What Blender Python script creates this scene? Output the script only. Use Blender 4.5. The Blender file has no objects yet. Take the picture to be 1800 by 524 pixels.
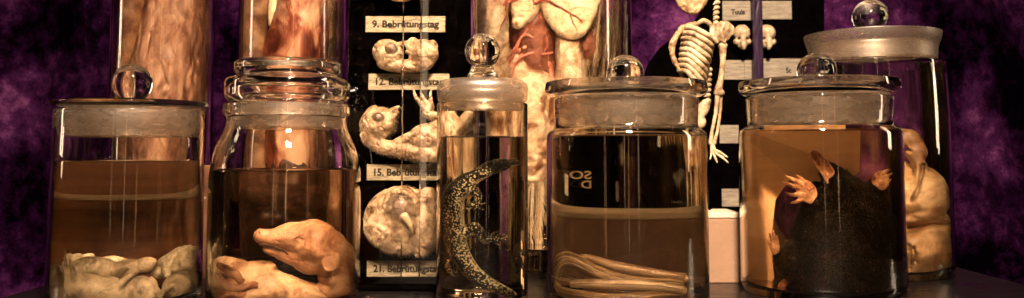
import bpy, bmesh, math, random
import numpy as np
from mathutils import Vector, Matrix, noise
random.seed(7); np.random.seed(7)
S = bpy.context.scene
COL = S.collection
# ---------------------------------------------------------------- camera
F = 1480.0                       # focal length in photo pixels (photo 1800 x 524)
PITCH = math.radians(4.0)
ZC = 0.104                       # lens height above the shelf
HOR = 266.0                      # photo row of the horizon
cam = bpy.data.cameras.new('camera'); camo = bpy.data.objects.new('camera', cam); COL.objects.link(camo)
cam.sensor_width = 36.0; cam.lens = F / 1800 * 36
cam.clip_start = 0.02; cam.clip_end = 50
camo.location = (0, 0, ZC); camo.rotation_euler = (math.pi/2 + PITCH, 0, 0)
SO = -math.tan(PITCH) + (HOR - 262) / F
cam.shift_y = SO * F / 1800
cam.dof.use_dof = True; cam.dof.focus_distance = 0.58; cam.dof.aperture_fstop = 14
S.camera = camo
# ---------------------------------------------------------------- world, lamps, exposure
W = bpy.data.worlds.new('World'); S.world = W; W.use_nodes = True
W.node_tree.nodes['Background'].inputs[0].default_value = (1.0, 0.62, 0.36, 1)
W.node_tree.nodes['Background'].inputs[1].default_value = 0.003
S.view_settings.view_transform = 'Standard'; S.view_settings.look = 'None'
S.view_settings.exposure = 0.0; S.view_settings.gamma = 1.0
def lamp(name, loc, target, sx, sy, power, col=(1, .66, .38), shape='RECTANGLE', spread=180):
    l = bpy.data.lights.new(name, 'AREA'); l.shape = shape; l.size = sx; l.size_y = sy
    l.energy = power; l.color = col; l.spread = math.radians(spread)
    o = bpy.data.objects.new(name, l); COL.objects.link(o); o.location = loc
    o.rotation_euler = (Vector(target) - Vector(loc)).to_track_quat('-Z', 'Y').to_euler()
    return o
lamp('key_lamp', (0.06, -.06, .78), (0, .62, .05), .10, .08, 20.5, (1, .735, .53), 'RECTANGLE', 110)
lamp('strip_lamp', (.42, -1.5, .45), (.05, .6, .15), .03, 1.5, .32, (1, .72, .48))
lamp('strip_lamp', (-.30, -1.6, .45), (0, .6, .15), .02, 1.4, .22, (1, .72, .48))
lamp('added_rim_lamp', (-1.25, .62, .40), (-.1, .60, .12), .06, .6, .26, (1, .76, .54), 'RECTANGLE', 60)  # this pair is added to draw bright edge lines on the glass
lamp('added_rim_lamp', (1.25, .62, .40), (.1, .60, .12), .06, .6, .26, (1, .76, .54), 'RECTANGLE', 60)
c = S.cycles
c.max_bounces = 24; c.transmission_bounces = 24; c.glossy_bounces = 6; c.diffuse_bounces = 3
c.transparent_max_bounces = 24; c.volume_bounces = 0
c.caustics_reflective = False; c.caustics_refractive = True; c.blur_glossy = 0.2
c.sample_clamp_indirect = 80.0
c.use_denoising = True; c.denoiser = 'OPENIMAGEDENOISE'; c.denoising_input_passes = 'RGB_ALBEDO_NORMAL'
try: c.denoising_prefilter = 'ACCURATE'
except Exception: pass
c.use_guiding = True
# ---------------------------------------------------------------- helpers
def U(px, py, d):
    """photo pixel + world distance along Y -> point"""
    x = (px - 900) / F; y = (262 - py) / F + SO
    cp, sp = math.cos(PITCH), math.sin(PITCH)
    v = Vector((x, cp - y*sp*1.0, sp + y*cp))   # forward (0,cp,sp), up (0,-sp,cp)
    return Vector((0, 0, ZC)) + v * (d / v.y)
def ZP(px, py, d): return U(px, py, d).z
def cyl(pl, pr, d):
    """edges of an upright cylinder in the photo -> X of axis, radius"""
    a, b = math.atan((pl-900)/F), math.atan((pr-900)/F)
    t, al = (a+b)/2, (b-a)/2
    return d*math.tan(t), d/math.cos(t)*math.sin(al)
def tag(o, label=None, cat=None, group=None, kind=None):
    if label: o['label'] = label
    if cat: o['category'] = cat
    if group: o['group'] = group
    if kind: o['kind'] = kind
    return o
def empty(name, loc, label, cat, group=None):
    o = bpy.data.objects.new(name, None); COL.objects.link(o); o.location = loc
    o.empty_display_size = .01
    return tag(o, label, cat, group)
def link(name, me, mat, parent=None, smooth=True):
    o = bpy.data.objects.new(name, me); COL.objects.link(o)
    if mat: me.materials.append(mat)
    if smooth: me.polygons.foreach_set('use_smooth', [True]*len(me.polygons))
    if parent:
        o.parent = parent
        # geometry is given in world coordinates
        m = parent.matrix_basis.copy(); p = parent.parent
        while p: m = p.matrix_basis @ m; p = p.parent
        me.transform(m.inverted())
    return o
def mesh(verts, faces):
    me = bpy.data.meshes.new('m'); me.from_pydata([tuple(v) for v in verts], [], faces); me.update(); return me
def rounded(pts, n=4):
    """closed/open (r, z, radius) polyline -> polyline with rounded corners"""
    out = []
    for i, p in enumerate(pts):
        r = p[2] if len(p) > 2 else 0
        if r <= 0 or i == 0 or i == len(pts)-1:
            out.append((p[0], p[1])); continue
        P = Vector(p[:2]); A = Vector(pts[i-1][:2]); B = Vector(pts[i+1][:2])
        a = (A-P); b = (B-P); r = min(r, a.length*.48, b.length*.48)
        a.normalize(); b.normalize()
        p0 = P + a*r; p1 = P + b*r
        for k in range(n+1):
            t = k/n; q = p0*(1-t)**2 + P*2*t*(1-t) + p1*t*t
            out.append((q.x, q.y))
    return out
def lathe(prof, cx, cy, seg=96, cut=False):
    """prof from axis to axis (r=0 ends) or closed ring; returns mesh"""
    vs, fs = [], []; rings = []
    for r, z in prof:
        if r < 1e-7:
            rings.append([len(vs)]); vs.append((cx, cy, z))
        else:
            rings.append(list(range(len(vs), len(vs)+seg)))
            for k in range(seg):
                a = 2*math.pi*k/seg; vs.append((cx+r*math.cos(a), cy+r*math.sin(a), z))
    closed = len(rings[0]) > 1 and len(rings[-1]) > 1
    n = len(rings)
    for i in range(n if closed else n-1):
        A, B = rings[i], rings[(i+1) % n]
        if len(A) == 1 and len(B) == 1: continue
        for k in range(seg):
            k2 = (k+1) % seg
            if len(A) == 1: fs.append((A[0], B[k2], B[k]))
            elif len(B) == 1: fs.append((A[k], A[k2], B[0]))
            else: fs.append((A[k], A[k2], B[k2], B[k]))
    me = mesh(vs, fs)
    bm = bmesh.new(); bm.from_mesh(me); bmesh.ops.recalc_face_normals(bm, faces=bm.faces)
    bm.to_mesh(me); bm.free()
    return me
def boxm(x0, x1, y0, y1, z0, z1, bev=0.0, seg=2):
    bm = bmesh.new(); bmesh.ops.create_cube(bm, size=1)
    for v in bm.verts:
        v.co = Vector((x0+(v.co.x+.5)*(x1-x0), y0+(v.co.y+.5)*(y1-y0), z0+(v.co.z+.5)*(z1-z0)))
    if bev: bmesh.ops.bevel(bm, geom=bm.edges[:]+bm.verts[:], offset=bev, segments=seg, affect='EDGES', profile=.5)
    me = bpy.data.meshes.new('m'); bm.to_mesh(me); bm.free(); return me
def ico(center, r, sub=3, mtx=None):
    bm = bmesh.new(); bmesh.ops.create_icosphere(bm, subdivisions=sub, radius=1)
    for v in bm.verts:
        p = Vector((v.co.x*r[0], v.co.y*r[1], v.co.z*r[2]))
        if mtx: p = mtx @ p
        v.co = p + Vector(center)
    return bm
# ---- organic bodies: smooth-union of capsules and ellipsoids, polygonised by voxel remesh
def capsule_into(bm, p0, p1, r0, r1, n=14):
    p0, p1 = Vector(p0), Vector(p1); ax = p1-p0; L = ax.length
    if L < 1e-6: ax = Vector((0, 0, 1)); L = 1e-6
    ax = ax/L if L > 1e-6 else Vector((0,0,1))
    q = ax.to_track_quat('Z', 'Y'); rings = []
    prof = []
    for k in range(6): a = -math.pi/2 + k*math.pi/10; prof.append((r0*math.cos(a), r0*math.sin(a)))
    for k in range(6): a = k*math.pi/10; prof.append((r1*math.cos(a), L + r1*math.sin(a)))
    prof[0] = (0, -r0); prof[-1] = (0, L+r1)
    for r, z in prof:
        if r < 1e-9 : rings.append([bm.verts.new(p0 + q @ Vector((0, 0, z)))])
        else: rings.append([bm.verts.new(p0 + q @ Vector((r*math.cos(2*math.pi*k/n), r*math.sin(2*math.pi*k/n), z))) for k in range(n)])
    for A, B in zip(rings[:-1], rings[1:]):
        for k in range(n):
            k2 = (k+1) % n
            if len(A) == 1: bm.faces.new((A[0], B[k2], B[k]))
            elif len(B) == 1: bm.faces.new((A[k], A[k2], B[0]))
            else: bm.faces.new((A[k], A[k2], B[k2], B[k]))
def fuse(prims, voxel, smooth=6, disp=None):
    """prims: ('c',p0,p1,r0,r1) | ('e',centre,(rx,ry,rz),(ax,ay,az)) | ('t',[pts],[radii])"""
    bm = bmesh.new()
    for p in prims:
        if p[0] == 'c': capsule_into(bm, *p[1:])
        elif p[0] == 't':
            P, R = p[1], p[2]
            for i in range(len(P)-1): capsule_into(bm, P[i], P[i+1], R[i], R[i+1])
        else:
            rot = p[3] if len(p) > 3 else (0, 0, 0)
            mt = Matrix.Rotation(rot[2], 3, 'Z') @ Matrix.Rotation(rot[1], 3, 'Y') @ Matrix.Rotation(rot[0], 3, 'X')
            b2 = ico(p[1], p[2], 3, mt); tmp = bpy.data.meshes.new('t'); b2.to_mesh(tmp); b2.free()
            bm.from_mesh(tmp); bpy.data.meshes.remove(tmp)
    me = bpy.data.meshes.new('t'); bm.to_mesh(me); bm.free()
    o = bpy.data.objects.new('t', me); COL.objects.link(o)
    m = o.modifiers.new('r', 'REMESH'); m.mode = 'VOXEL'; m.voxel_size = voxel; m.adaptivity = 0
    if smooth:
        m = o.modifiers.new('s', 'SMOOTH'); m.factor = .5; m.iterations = smooth
    dg = bpy.context.evaluated_depsgraph_get(); ev = o.evaluated_get(dg)
    out = bpy.data.meshes.new_from_object(ev)
    bpy.data.objects.remove(o); bpy.data.meshes.remove(me)
    if disp: displace(out, disp)
    return out
def displace(me, fn):
    n = len(me.vertices)
    nor = np.empty(n*3); me.vertices.foreach_get('normal', nor); nor = nor.reshape(-1, 3)
    co = np.empty(n*3); me.vertices.foreach_get('co', co); co = co.reshape(-1, 3)
    a = np.array([fn(Vector(p), Vector(q)) for p, q in zip(co, nor)])
    co += nor*a[:, None]
    me.vertices.foreach_set('co', co.ravel()); me.update()
def catmull(P, R, n=8):
    P = [Vector(p) for p in P]; out, rr = [], []
    for i in range(len(P)-1):
        a = P[max(i-1, 0)]; b = P[i]; c_ = P[i+1]; d = P[min(i+2, len(P)-1)]
        for k in range(n):
            t = k/n
            out.append(.5*((2*b)+(c_-a)*t+(2*a-5*b+4*c_-d)*t*t+(3*b-a-3*c_+d)*t**3))
            rr.append(R[i]*(1-t)+R[i+1]*t)
    out.append(P[-1]); rr.append(R[-1]); return out, rr
def tube(P, R, n=14, flat=1.0, up=Vector((0, 1, 0))):
    """swept tube mesh; flat squashes along `up`"""
    vs, fs = [], []
    for i, p in enumerate(P):
        t = (P[min(i+1, len(P)-1)]-P[max(i-1, 0)]).normalized()
        s = t.cross(up)
        s = s.normalized() if s.length > 1e-5 else Vector((1, 0, 0))
        u = s.cross(t).normalized()
        for k in range(n):
            a = 2*math.pi*k/n
            vs.append(p + s*R[i]*math.cos(a) + u*R[i]*flat*math.sin(a))
    for i in range(len(P)-1):
        for k in range(n):
            k2 = (k+1) % n
            fs.append((i*n+k, i*n+k2, (i+1)*n+k2, (i+1)*n+k))
    fs.append(tuple(range(n-1, -1, -1))); fs.append(tuple((len(P)-1)*n+k for k in range(n)))
    return mesh(vs, fs)
def joinm(ms):
    bm = bmesh.new()
    for m in ms: bm.from_mesh(m); bpy.data.meshes.remove(m)
    me = bpy.data.meshes.new('m'); bm.to_mesh(me); bm.free(); return me
def nz(p, s, seed=0): return noise.noise(Vector((p[0]*s+seed, p[1]*s-seed*1.7, p[2]*s+seed*.3)))
def fbm(p, s, seed=0, o=4):
    return noise.fractal(Vector((p[0]*s+seed, p[1]*s-seed, p[2]*s+seed*.5)), 1.0, 2.0, o)
# ---------------------------------------------------------------- materials
def mat(name):
    m = bpy.data.materials.new(name); m.use_nodes = True; nt = m.node_tree; nt.nodes.clear()
    o = nt.nodes.new('ShaderNodeOutputMaterial'); return m, nt, o
def N(nt, t, **kw):
    n = nt.nodes.new('ShaderNode'+t)
    for k, v in kw.items():
        if k.startswith('i_'): n.inputs[k[2:].replace('_', ' ')].default_value = v
        elif k.startswith('n_'): n.inputs[int(k[2:])].default_value = v
        else: setattr(n, k, v)
    return n
def C4(c_): return (c_[0], c_[1], c_[2], 1)
def ramp(nt, src, stops):
    r = nt.nodes.new('ShaderNodeValToRGB'); e = r.color_ramp.elements
    while len(e) < len(stops): e.new(.5)
    for k, (p, col) in enumerate(stops): e[k].position = p; e[k].color = C4(col) if len(col) == 3 else col
    nt.links.new(src, r.inputs[0]); return r.outputs[0]
def glass_mat(name, ior=1.46, col=(1, .992, .975), rough=0.0, wave=0.0, wscale=30):
    m, nt, o = mat(name); g = N(nt, 'BsdfGlass'); g.inputs['Color'].default_value = C4(col)
    g.inputs['IOR'].default_value = ior; g.inputs['Roughness'].default_value = rough
    if wave:
        tc = N(nt, 'TexCoord'); mp = N(nt, 'Mapping'); mp.inputs['Scale'].default_value = (1, 1, .45)
        nz_ = N(nt, 'TexNoise'); nz_.inputs['Scale'].default_value = wscale; nz_.inputs['Detail'].default_value = 1.5
        b = N(nt, 'Bump'); b.inputs['Strength'].default_value = wave; b.inputs['Distance'].default_value = .002
        nt.links.new(tc.outputs['Object'], mp.inputs[0]); nt.links.new(mp.outputs[0], nz_.inputs['Vector'])
        nt.links.new(nz_.outputs[0], b.inputs['Height']); nt.links.new(b.outputs[0], g.inputs['Normal'])
    nt.links.new(g.outputs[0], o.inputs[0]); return m
def frosted_mat(name, col=(.40, .30, .21), clear=.64):
    """ground glass: partly clear, partly scattering, soft sheen"""
    m, nt, o = mat(name)
    tr = N(nt, 'BsdfTransparent'); tr.inputs[0].default_value = (.92, .85, .75, 1)
    tl = N(nt, 'BsdfTranslucent'); tl.inputs[0].default_value = C4(col)
    df = N(nt, 'BsdfDiffuse'); df.inputs[0].default_value = C4(col)
    gl = N(nt, 'BsdfGlossy'); gl.inputs['Roughness'].default_value = .40; gl.inputs[0].default_value = (.9, .86, .8, 1)
    tc = N(nt, 'TexCoord'); mp = N(nt, 'Mapping'); mp.inputs['Scale'].default_value = (25, 25, 60)
    no = N(nt, 'TexNoise'); no.inputs['Scale'].default_value = 3; no.inputs['Detail'].default_value = 5
    nt.links.new(tc.outputs['Object'], mp.inputs[0]); nt.links.new(mp.outputs[0], no.inputs['Vector'])
    mr = N(nt, 'MapRange'); mr.inputs[3].default_value = clear+.0; mr.inputs[4].default_value = clear+.12
    nt.links.new(no.outputs[0], mr.inputs[0])
    a = N(nt, 'MixShader'); a.inputs[0].default_value = .4; nt.links.new(tl.outputs[0], a.inputs[1]); nt.links.new(df.outputs[0], a.inputs[2])
    b = N(nt, 'MixShader'); b.inputs[0].default_value = .62; nt.links.new(a.outputs[0], b.inputs[1]); nt.links.new(gl.outputs[0], b.inputs[2])
    d = N(nt, 'MixShader'); nt.links.new(mr.outputs[0], d.inputs[0]); nt.links.new(b.outputs[0], d.inputs[1]); nt.links.new(tr.outputs[0], d.inputs[2])
    bp = N(nt, 'Bump'); bp.inputs['Strength'].default_value = .10; bp.inputs['Distance'].default_value = .001
    nt.links.new(no.outputs[0], bp.inputs['Height']); nt.links.new(bp.outputs[0], gl.inputs['Normal'])
    nt.links.new(d.outputs[0], o.inputs[0]); return m
def skin_mat(name, stops, scale=60, stretch=(1, 1, 1), rough=.45, bump=.4, bscale=400, sss=.0, spec=.4, dist=.002, detail=6, warp=.6, coat=0.0, vein=.30):
    stops = [(.5+(q-.5)*.62, c_) for q, c_ in stops]
    m, nt, o = mat(name); p = N(nt, 'BsdfPrincipled')
    tc = N(nt, 'TexCoord'); mp = N(nt, 'Mapping'); mp.inputs['Scale'].default_value = stretch
    nt.links.new(tc.outputs['Object'], mp.inputs[0])
    a = N(nt, 'TexNoise'); a.inputs['Scale'].default_value = scale; a.inputs['Detail'].default_value = detail
    a.inputs['Roughness'].default_value = .62; a.inputs['Distortion'].default_value = warp
    nt.links.new(mp.outputs[0], a.inputs['Vector'])
    base = ramp(nt, a.outputs[0], stops)
    b = N(nt, 'TexNoise'); b.inputs['Scale'].default_value = bscale*.42; b.inputs['Detail'].default_value = 6; b.inputs['Distortion'].default_value = .8
    try: b.noise_type = 'RIDGED_MULTIFRACTAL'; b.normalize = True
    except Exception: pass
    nt.links.new(mp.outputs[0], b.inputs['Vector'])
    # net of fine darker lines from its own noise, not following the bump
    v = N(nt, 'TexNoise'); v.inputs['Scale'].default_value = bscale*.28; v.inputs['Detail'].default_value = 5; v.inputs['Distortion'].default_value = 1.4
    nt.links.new(mp.outputs[0], v.inputs['Vector'])
    ab = N(nt, 'Math', operation='SUBTRACT'); ab.inputs[1].default_value = .5; nt.links.new(v.outputs[0], ab.inputs[0])
    ab2 = N(nt, 'Math', operation='ABSOLUTE'); nt.links.new(ab.outputs[0], ab2.inputs[0])
    vr = ramp(nt, ab2.outputs[0], [(0.0, (1-vein*.75, 1-vein*.9, 1-vein)), (.05, (1-vein*.2, 1-vein*.25, 1-vein*.3)), (.12, (1, 1, 1))])
    mu = N(nt, 'Mix', data_type='RGBA', blend_type='MULTIPLY'); mu.inputs['Factor'].default_value = 1
    nt.links.new(base, mu.inputs['A']); nt.links.new(vr, mu.inputs['B']); nt.links.new(mu.outputs['Result'], p.inputs['Base Color'])
    bp = N(nt, 'Bump'); bp.inputs['Strength'].default_value = bump; bp.inputs['Distance'].default_value = dist*1.8; bp.invert = True
    nt.links.new(b.outputs[0], bp.inputs['Height']); nt.links.new(bp.outputs[0], p.inputs['Normal'])
    p.inputs['Roughness'].default_value = rough; p.inputs['Specular IOR Level'].default_value = spec
    if coat: p.inputs['Coat Weight'].default_value = coat; p.inputs['Coat Roughness'].default_value = .15
    nt.links.new(p.outputs[0], o.inputs[0]); return m
G_JAR = glass_mat('clear jar glass', wave=.06, wscale=22)
G_LID = glass_mat('clear lid glass', wave=.05, wscale=40)
G_KNOB = glass_mat('clear knob glass', 1.48)
FROST = frosted_mat('ground glass')
LIQ = 1.34
L_CLEAR = glass_mat('preserving liquid clear', LIQ, (.99, .96, .90))
L_BROWN = glass_mat('preserving liquid brown', LIQ, (.98, .92, .83))
L_AMBER = glass_mat('preserving liquid amber', LIQ, (1.0, .90, .76))
# ---------------------------------------------------------------- the setting
def velvet():
    m, nt, o = mat('crushed purple velvet'); p = N(nt, 'BsdfPrincipled')
    tc = N(nt, 'TexCoord')
    a = N(nt, 'TexNoise'); a.inputs['Scale'].default_value = 6.5; a.inputs['Detail'].default_value = 5; a.inputs['Roughness'].default_value = .55; a.inputs['Distortion'].default_value = .15
    b = N(nt, 'TexNoise'); b.inputs['Scale'].default_value = 60; b.inputs['Detail'].default_value = 4; b.inputs['Distortion'].default_value = .2
    nt.links.new(tc.outputs['Object'], a.inputs['Vector']); nt.links.new(tc.outputs['Object'], b.inputs['Vector'])
    mx = N(nt, 'Math', operation='MULTIPLY_ADD'); mx.inputs[1].default_value = .35
    g_ = N(nt, 'TexNoise'); g_.inputs['Scale'].default_value = 320; g_.inputs['Detail'].default_value = 2; nt.links.new(tc.outputs['Object'], g_.inputs['Vector'])
    m2 = N(nt, 'Math', operation='MULTIPLY_ADD'); m2.inputs[1].default_value = .16; m2.inputs[2].default_value = -.08; nt.links.new(g_.outputs[0], m2.inputs[0]); m4 = N(nt, 'Math', operation='ADD'); nt.links.new(m2.outputs[0], m4.inputs[0]); nt.links.new(mx.outputs[0], m4.inputs[1])
    nt.links.new(b.outputs[0], mx.inputs[0]); nt.links.new(a.outputs[0], mx.inputs[2])
    col = ramp(nt, m4.outputs[0], [(.55, (.0008, .0002, .0012)), (.66, (.012, .002, .015)), (.78, (.050, .010, .053)), (.94, (.22, .065, .19))])
    nt.links.new(col, p.inputs['Base Color']); p.inputs['Roughness'].default_value = .8
    p.inputs['Specular IOR Level'].default_value = 0.0
    bp = N(nt, 'Bump'); bp.inputs['Strength'].default_value = .8; bp.inputs['Distance'].default_value = .014
    nt.links.new(mx.outputs[0], bp.inputs['Height']); nt.links.new(bp.outputs[0], p.inputs['Normal'])
    nt.links.new(p.outputs[0], o.inputs[0]); return m
YV = 1.08
nx, nzz = 220, 110
vs = []; fs = []
for j in range(nzz+1):
    for i in range(nx+1):
        x = -1.1 + 2.2*i/nx; z = -.40 + 1.45*j/nzz
        y = YV + .035*math.sin(x*9+1.3*math.sin(z*4)) + .03*fbm((x, z*.7, 0), 4, 3) + .008*fbm((x, z, 0), 16, 9)
        vs.append((x, y, z))
for j in range(nzz):
    for i in range(nx):
        a = j*(nx+1)+i; fs.append((a, a+1, a+nx+2, a+nx+1))
cur = link('velvet_curtain', mesh(vs, fs), velvet())
sm = cur.modifiers.new('t', 'SOLIDIFY'); sm.thickness = .003; sm.offset = 1
tag(cur, 'crushed purple velvet curtain hanging behind all the jars', 'curtain')
def shelf_mat():
    m, nt, o = mat('black polished shelf'); p = N(nt, 'BsdfPrincipled')
    p.inputs['Base Color'].default_value = (.004, .003, .003, 1); p.inputs['Specular IOR Level'].default_value = .3; p.inputs['Roughness'].default_value = .16
    tc = N(nt, 'TexCoord'); a = N(nt, 'TexNoise'); a.inputs['Scale'].default_value = 35; a.inputs['Detail'].default_value = 6
    nt.links.new(tc.outputs['Object'], a.inputs['Vector'])
    mr = N(nt, 'MapRange'); mr.inputs[3].default_value = .12; mr.inputs[4].default_value = .5
    nt.links.new(a.outputs[0], mr.inputs[0]); nt.links.new(mr.outputs[0], p.inputs['Roughness'])
    nt.links.new(p.outputs[0], o.inputs[0]); return m
sh = link('shelf', boxm(-.365, .402, .12, .93, -.03, 0, .002), shelf_mat(), smooth=False); tag(sh, kind='structure')
# ---------------------------------------------------------------- jars
class Jar: pass
def jar(name, label, pl, pr, d, vessel, water, liq, group=None, th=.0024, base=.006, floor_=0.0, bot=0.0):
    """vessel: [(half-width factor of body radius, photo row, corner radius)] from the foot up to the rim"""
    J = Jar(); X, R = cyl(pl, pr, d); J.X, J.Y, J.R, J.d = X, d, R, d
    J.pc = (pl+pr)/2; J.M = LIQ
    J.z = lambda py: ZP(J.pc, py, d)
    J.root = empty(name, (X, d, floor_), label, 'jar', group)
    zt = J.z(vessel[-1][1])
    out = [(0, floor_+.0006), (R*.86, floor_+.0006, .001), (R*.95, floor_, .002), (R, floor_+.006, .004)]
    out += [(R*f, J.z(py), cr) for f, py, cr in vessel[:-1]]
    f, py, cr = vessel[-1]
    out += [(R*f, zt, .0012), (R*f-th*1.1, zt, .0012)]
    inn = [(R*f-th, J.z(py), cr) for f, py, cr in reversed(vessel[:-1])]
    inn += [(R-th, floor_+base, .005), (0, floor_+base+.001)]
    prof = rounded(out+inn, 5)
    J.vessel = link('vessel', lathe(prof, X, d), G_JAR, J.root)
    if water:
        zw = J.z(water); ri = R-th-.0002
        lp = [(0, floor_+base+.0014)] + [(ri, floor_+base+.0004, .005)]
        for f, py, cr in vessel[:-1]:
            z = J.z(py)
            if z < zw-.004: lp.append((R*f-th-.0002, z, cr))
        # radius at the waterline
        pts = [(R, floor_+.006)]+[(R*f, J.z(py)) for f, py, cr in vessel]
        rw = ri
        for (r0, z0), (r1, z1) in zip(pts[:-1], pts[1:]):
            if z0 <= zw <= z1: rw = r0+(r1-r0)*(zw-z0)/max(z1-z0, 1e-6)-th-.0002
        lp += [(rw, zw+.0006, .0008), (rw-.0035, zw-.0006, .002), (0, zw-.0006)]
        J.liq = link('liquid', lathe(rounded(lp, 4), X, d), liq, J.root)
    return J
def lid(J, parts, name='lid'):
    """parts: [(child name, material, rounded profile (half px or m, photo row), closed)]; first is the lid itself"""
    root = None
    for nm, mt, prof in parts:
        k = J.R / ((J.pr-J.pl)/2)
        pr = [(max(p[0], 0)*k, J.z(p[1]), *p[2:]) for p in prof]
        me = lathe(rounded(pr, 5), J.X, J.Y)
        o = link(nm, me, mt, root or J.root)
        root = root or o
    return root
def knob(J, lidobj, cpx, cpy, rpx, flat=1.0, mt=None):
    k = J.d/F; p = U(cpx, cpy, J.d)
    bm = bmesh.new(); bmesh.ops.create_uvsphere(bm, u_segments=48, v_segments=32, radius=rpx*k)
    me = bpy.data.meshes.new('k'); bm.to_mesh(me); bm.free()
    me.transform(Matrix.Translation((J.X+(0), J.Y, p.z)) @ Matrix.Diagonal((1, 1, flat, 1)))
    return link('knob', me, mt or G_KNOB, lidobj)
def mk(name, label, pl, pr, d, vessel, water, liq, **kw):
    J = jar(name, label, pl, pr, d, vessel, water, liq, **kw); J.pl, J.pr = pl, pr; return J
J1 = mk('specimen_jar', 'leftmost front jar, pile of small pale pups under brown liquid, thin flat lid', 88, 363, .585,
        [(.985, 260, .01), (.975, 194, .0)], 283, L_BROWN)
l1 = lid(J1, [('lid', G_LID, [(0, 181), (100, 180, .001), (138, 179, .002), (143, 182, .002), (140, 188, .002), (125, 191, .001), (0, 191)]),
              ('stopper', FROST, [(0, 194), (131, 194, .001), (131, 214, .002), (124, 240, .003), (117, 240, .001), (119, 203, .001), (0, 201)])])
knob(J1, l1, 234, 147, 34)
J2 = mk('apothecary_jar', 'wide shouldered jar with ringed two-step glass lid holding a piglet head', 368, 636, .585,
        [(1.0, 310, .012), (.96, 270, .02), (.80, 226, .014), (.785, 206, .002), (.835, 203, .002), (.835, 184, .002)], 298, L_BROWN)
l2 = lid(J2, [('lid', G_LID, [(0, 108), (88, 108, .003), (95, 112, .004), (95, 128, .004), (86, 136, .003), (106, 139, .003), (111, 146, .003), (111, 172, .003), (104, 180, .003), (96, 181, .001),
                             (96, 176, .001), (98, 152, .003), (84, 146, .003), (80, 124, .003), (0, 122)]),
              ('stopper', FROST, [(0, 183), (98, 183, .001), (97, 226, .002), (91, 226, .001), (91, 190, .001), (0, 189)])])
J3 = mk('specimen_jar', 'slim jar in the middle holding a dark spotted lizard', 768, 928, .585,
        [(1.0, 300, 0), (1.0, 182, .0)], 242, L_CLEAR, th=.0022)
l3 = lid(J3, [('lid', FROST, [(0, 139), (70, 141, .003), (81, 150, .004), (80, 172, .003), (76, 181, .002), (72, 181, .001), (74, 162, .002), (60, 150, .003), (0, 148)]),
              ('stem', G_KNOB, [(0, 117), (20, 117, .001), (20, 121, .001), (29, 137, .002), (0, 138.6)]),
              ('stopper', FROST, [(0, 158), (40, 162, .004), (70, 176, .003), (71, 196, .002), (66, 199, .001), (60, 184, .002), (0, 170)])])
knob(J3, l3, 842, 90, 31.5)
def traylid(J, T, kx, ky, c0):
    return lid(J, [('lid', G_LID, [(0, T+17), (115, T+17, .002), (134, T+15, .003), (139.5, T, .0006), (143, T, .0006), (145, T+15, .003), (138, T+22, .003), (129, T+25, .001), (0, T+25)]),
                   ('stopper', FROST, [(0, T+27), (126, T+27, .001), (118, T+76, .002), (112, T+76, .001), (119, T+33, .001), (0, T+32)])])
J4 = mk('specimen_jar', 'wide jar with a tray lid holding slow worms coiled at its bottom', 960, 1243, .585,
        [(1.0, 250, .01), (.995, 234, .010), (.89, 224, .003), (.905, 175, .0)], 240, L_BROWN)
l4 = traylid(J4, 146, 0, 0, 0); knob(J4, l4, 1095, 129, 33)
J5 = mk('specimen_jar', 'wide jar of orange liquid holding an upright black mole', 1297, 1588, .630,
        [(1.0, 246, .01), (.995, 229, .010), (.89, 219, .003), (.905, 172, .0)], 232, L_AMBER)
l5 = traylid(J5, 143, 0, 0, 0); knob(J5, l5, 1425, 126, 34)
J6 = mk('specimen_jar', 'tall jar with a flared frosted lid standing behind the mole jar at right', 1408, 1672, .735,
        [(1.0, 200, .0), (.97, 113, .0)], 121, L_CLEAR)
l6 = lid(J6, [('lid', FROST, [(0, 62), (106, 63, .002), (116, 65, .001), (124, 61, .001), (122, 72, .004), (116, 86, .006), (114, 108, .003), (109, 110, .001), (107, 78, .003), (0, 70)])])
knob(J6, l6, 1528, 30, 31)
# ---------------------------------------------------------------- tall jars of the back row
def tall(label, pl, pr, d, liq, zt=.30, th=.0026):
    J = Jar(); X, R = cyl(pl, pr, d); J.X, J.Y, J.R, J.d, J.pl, J.pr = X, d, R, d, pl, pr; J.M = LIQ
    J.z = lambda py: ZP((pl+pr)/2, py, d)
    J.root = empty('specimen_cylinder', (X, d, 0), label, 'jar')
    prof = rounded([(0, .0006), (R*1.0, .0006, .002), (R*1.05, .004, .003), (R*1.03, .011, .003), (R, .015, .004), (R, zt, .001), (R-th, zt, .001), (R-th, .018, .005), (0, .018)], 5)
    link('vessel', lathe(prof, X, d), G_JAR, J.root)
    ri = R-th-.0002
    link('liquid', lathe(rounded([(0, .0186), (ri, .0186, .005), (ri, zt-.012, .001), (ri-.003, zt-.0125, .002), (0, zt-.0125)], 4), X, d), liq, J.root)
    lidp = rounded([(0, zt+.0006), (R+.004, zt+.0006, .002), (R+.004, zt+.008, .003), (0, zt+.009)], 4)
    link('lid', lathe(lidp, X, d), FROST, J.root)
    return J
JA = tall('tall cylinder jar behind the leftmost jar filled by one brown veined skin piece', 187, 374, .760, L_BROWN)
JB = tall('tall cylinder jar behind the apothecary jar with a red blotched flesh specimen', 415, 606, .760, L_CLEAR)
JD = tall('widest tall cylinder jar holding a dissected bird behind the slim jar', 831, 1112, .800, L_CLEAR)
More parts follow.
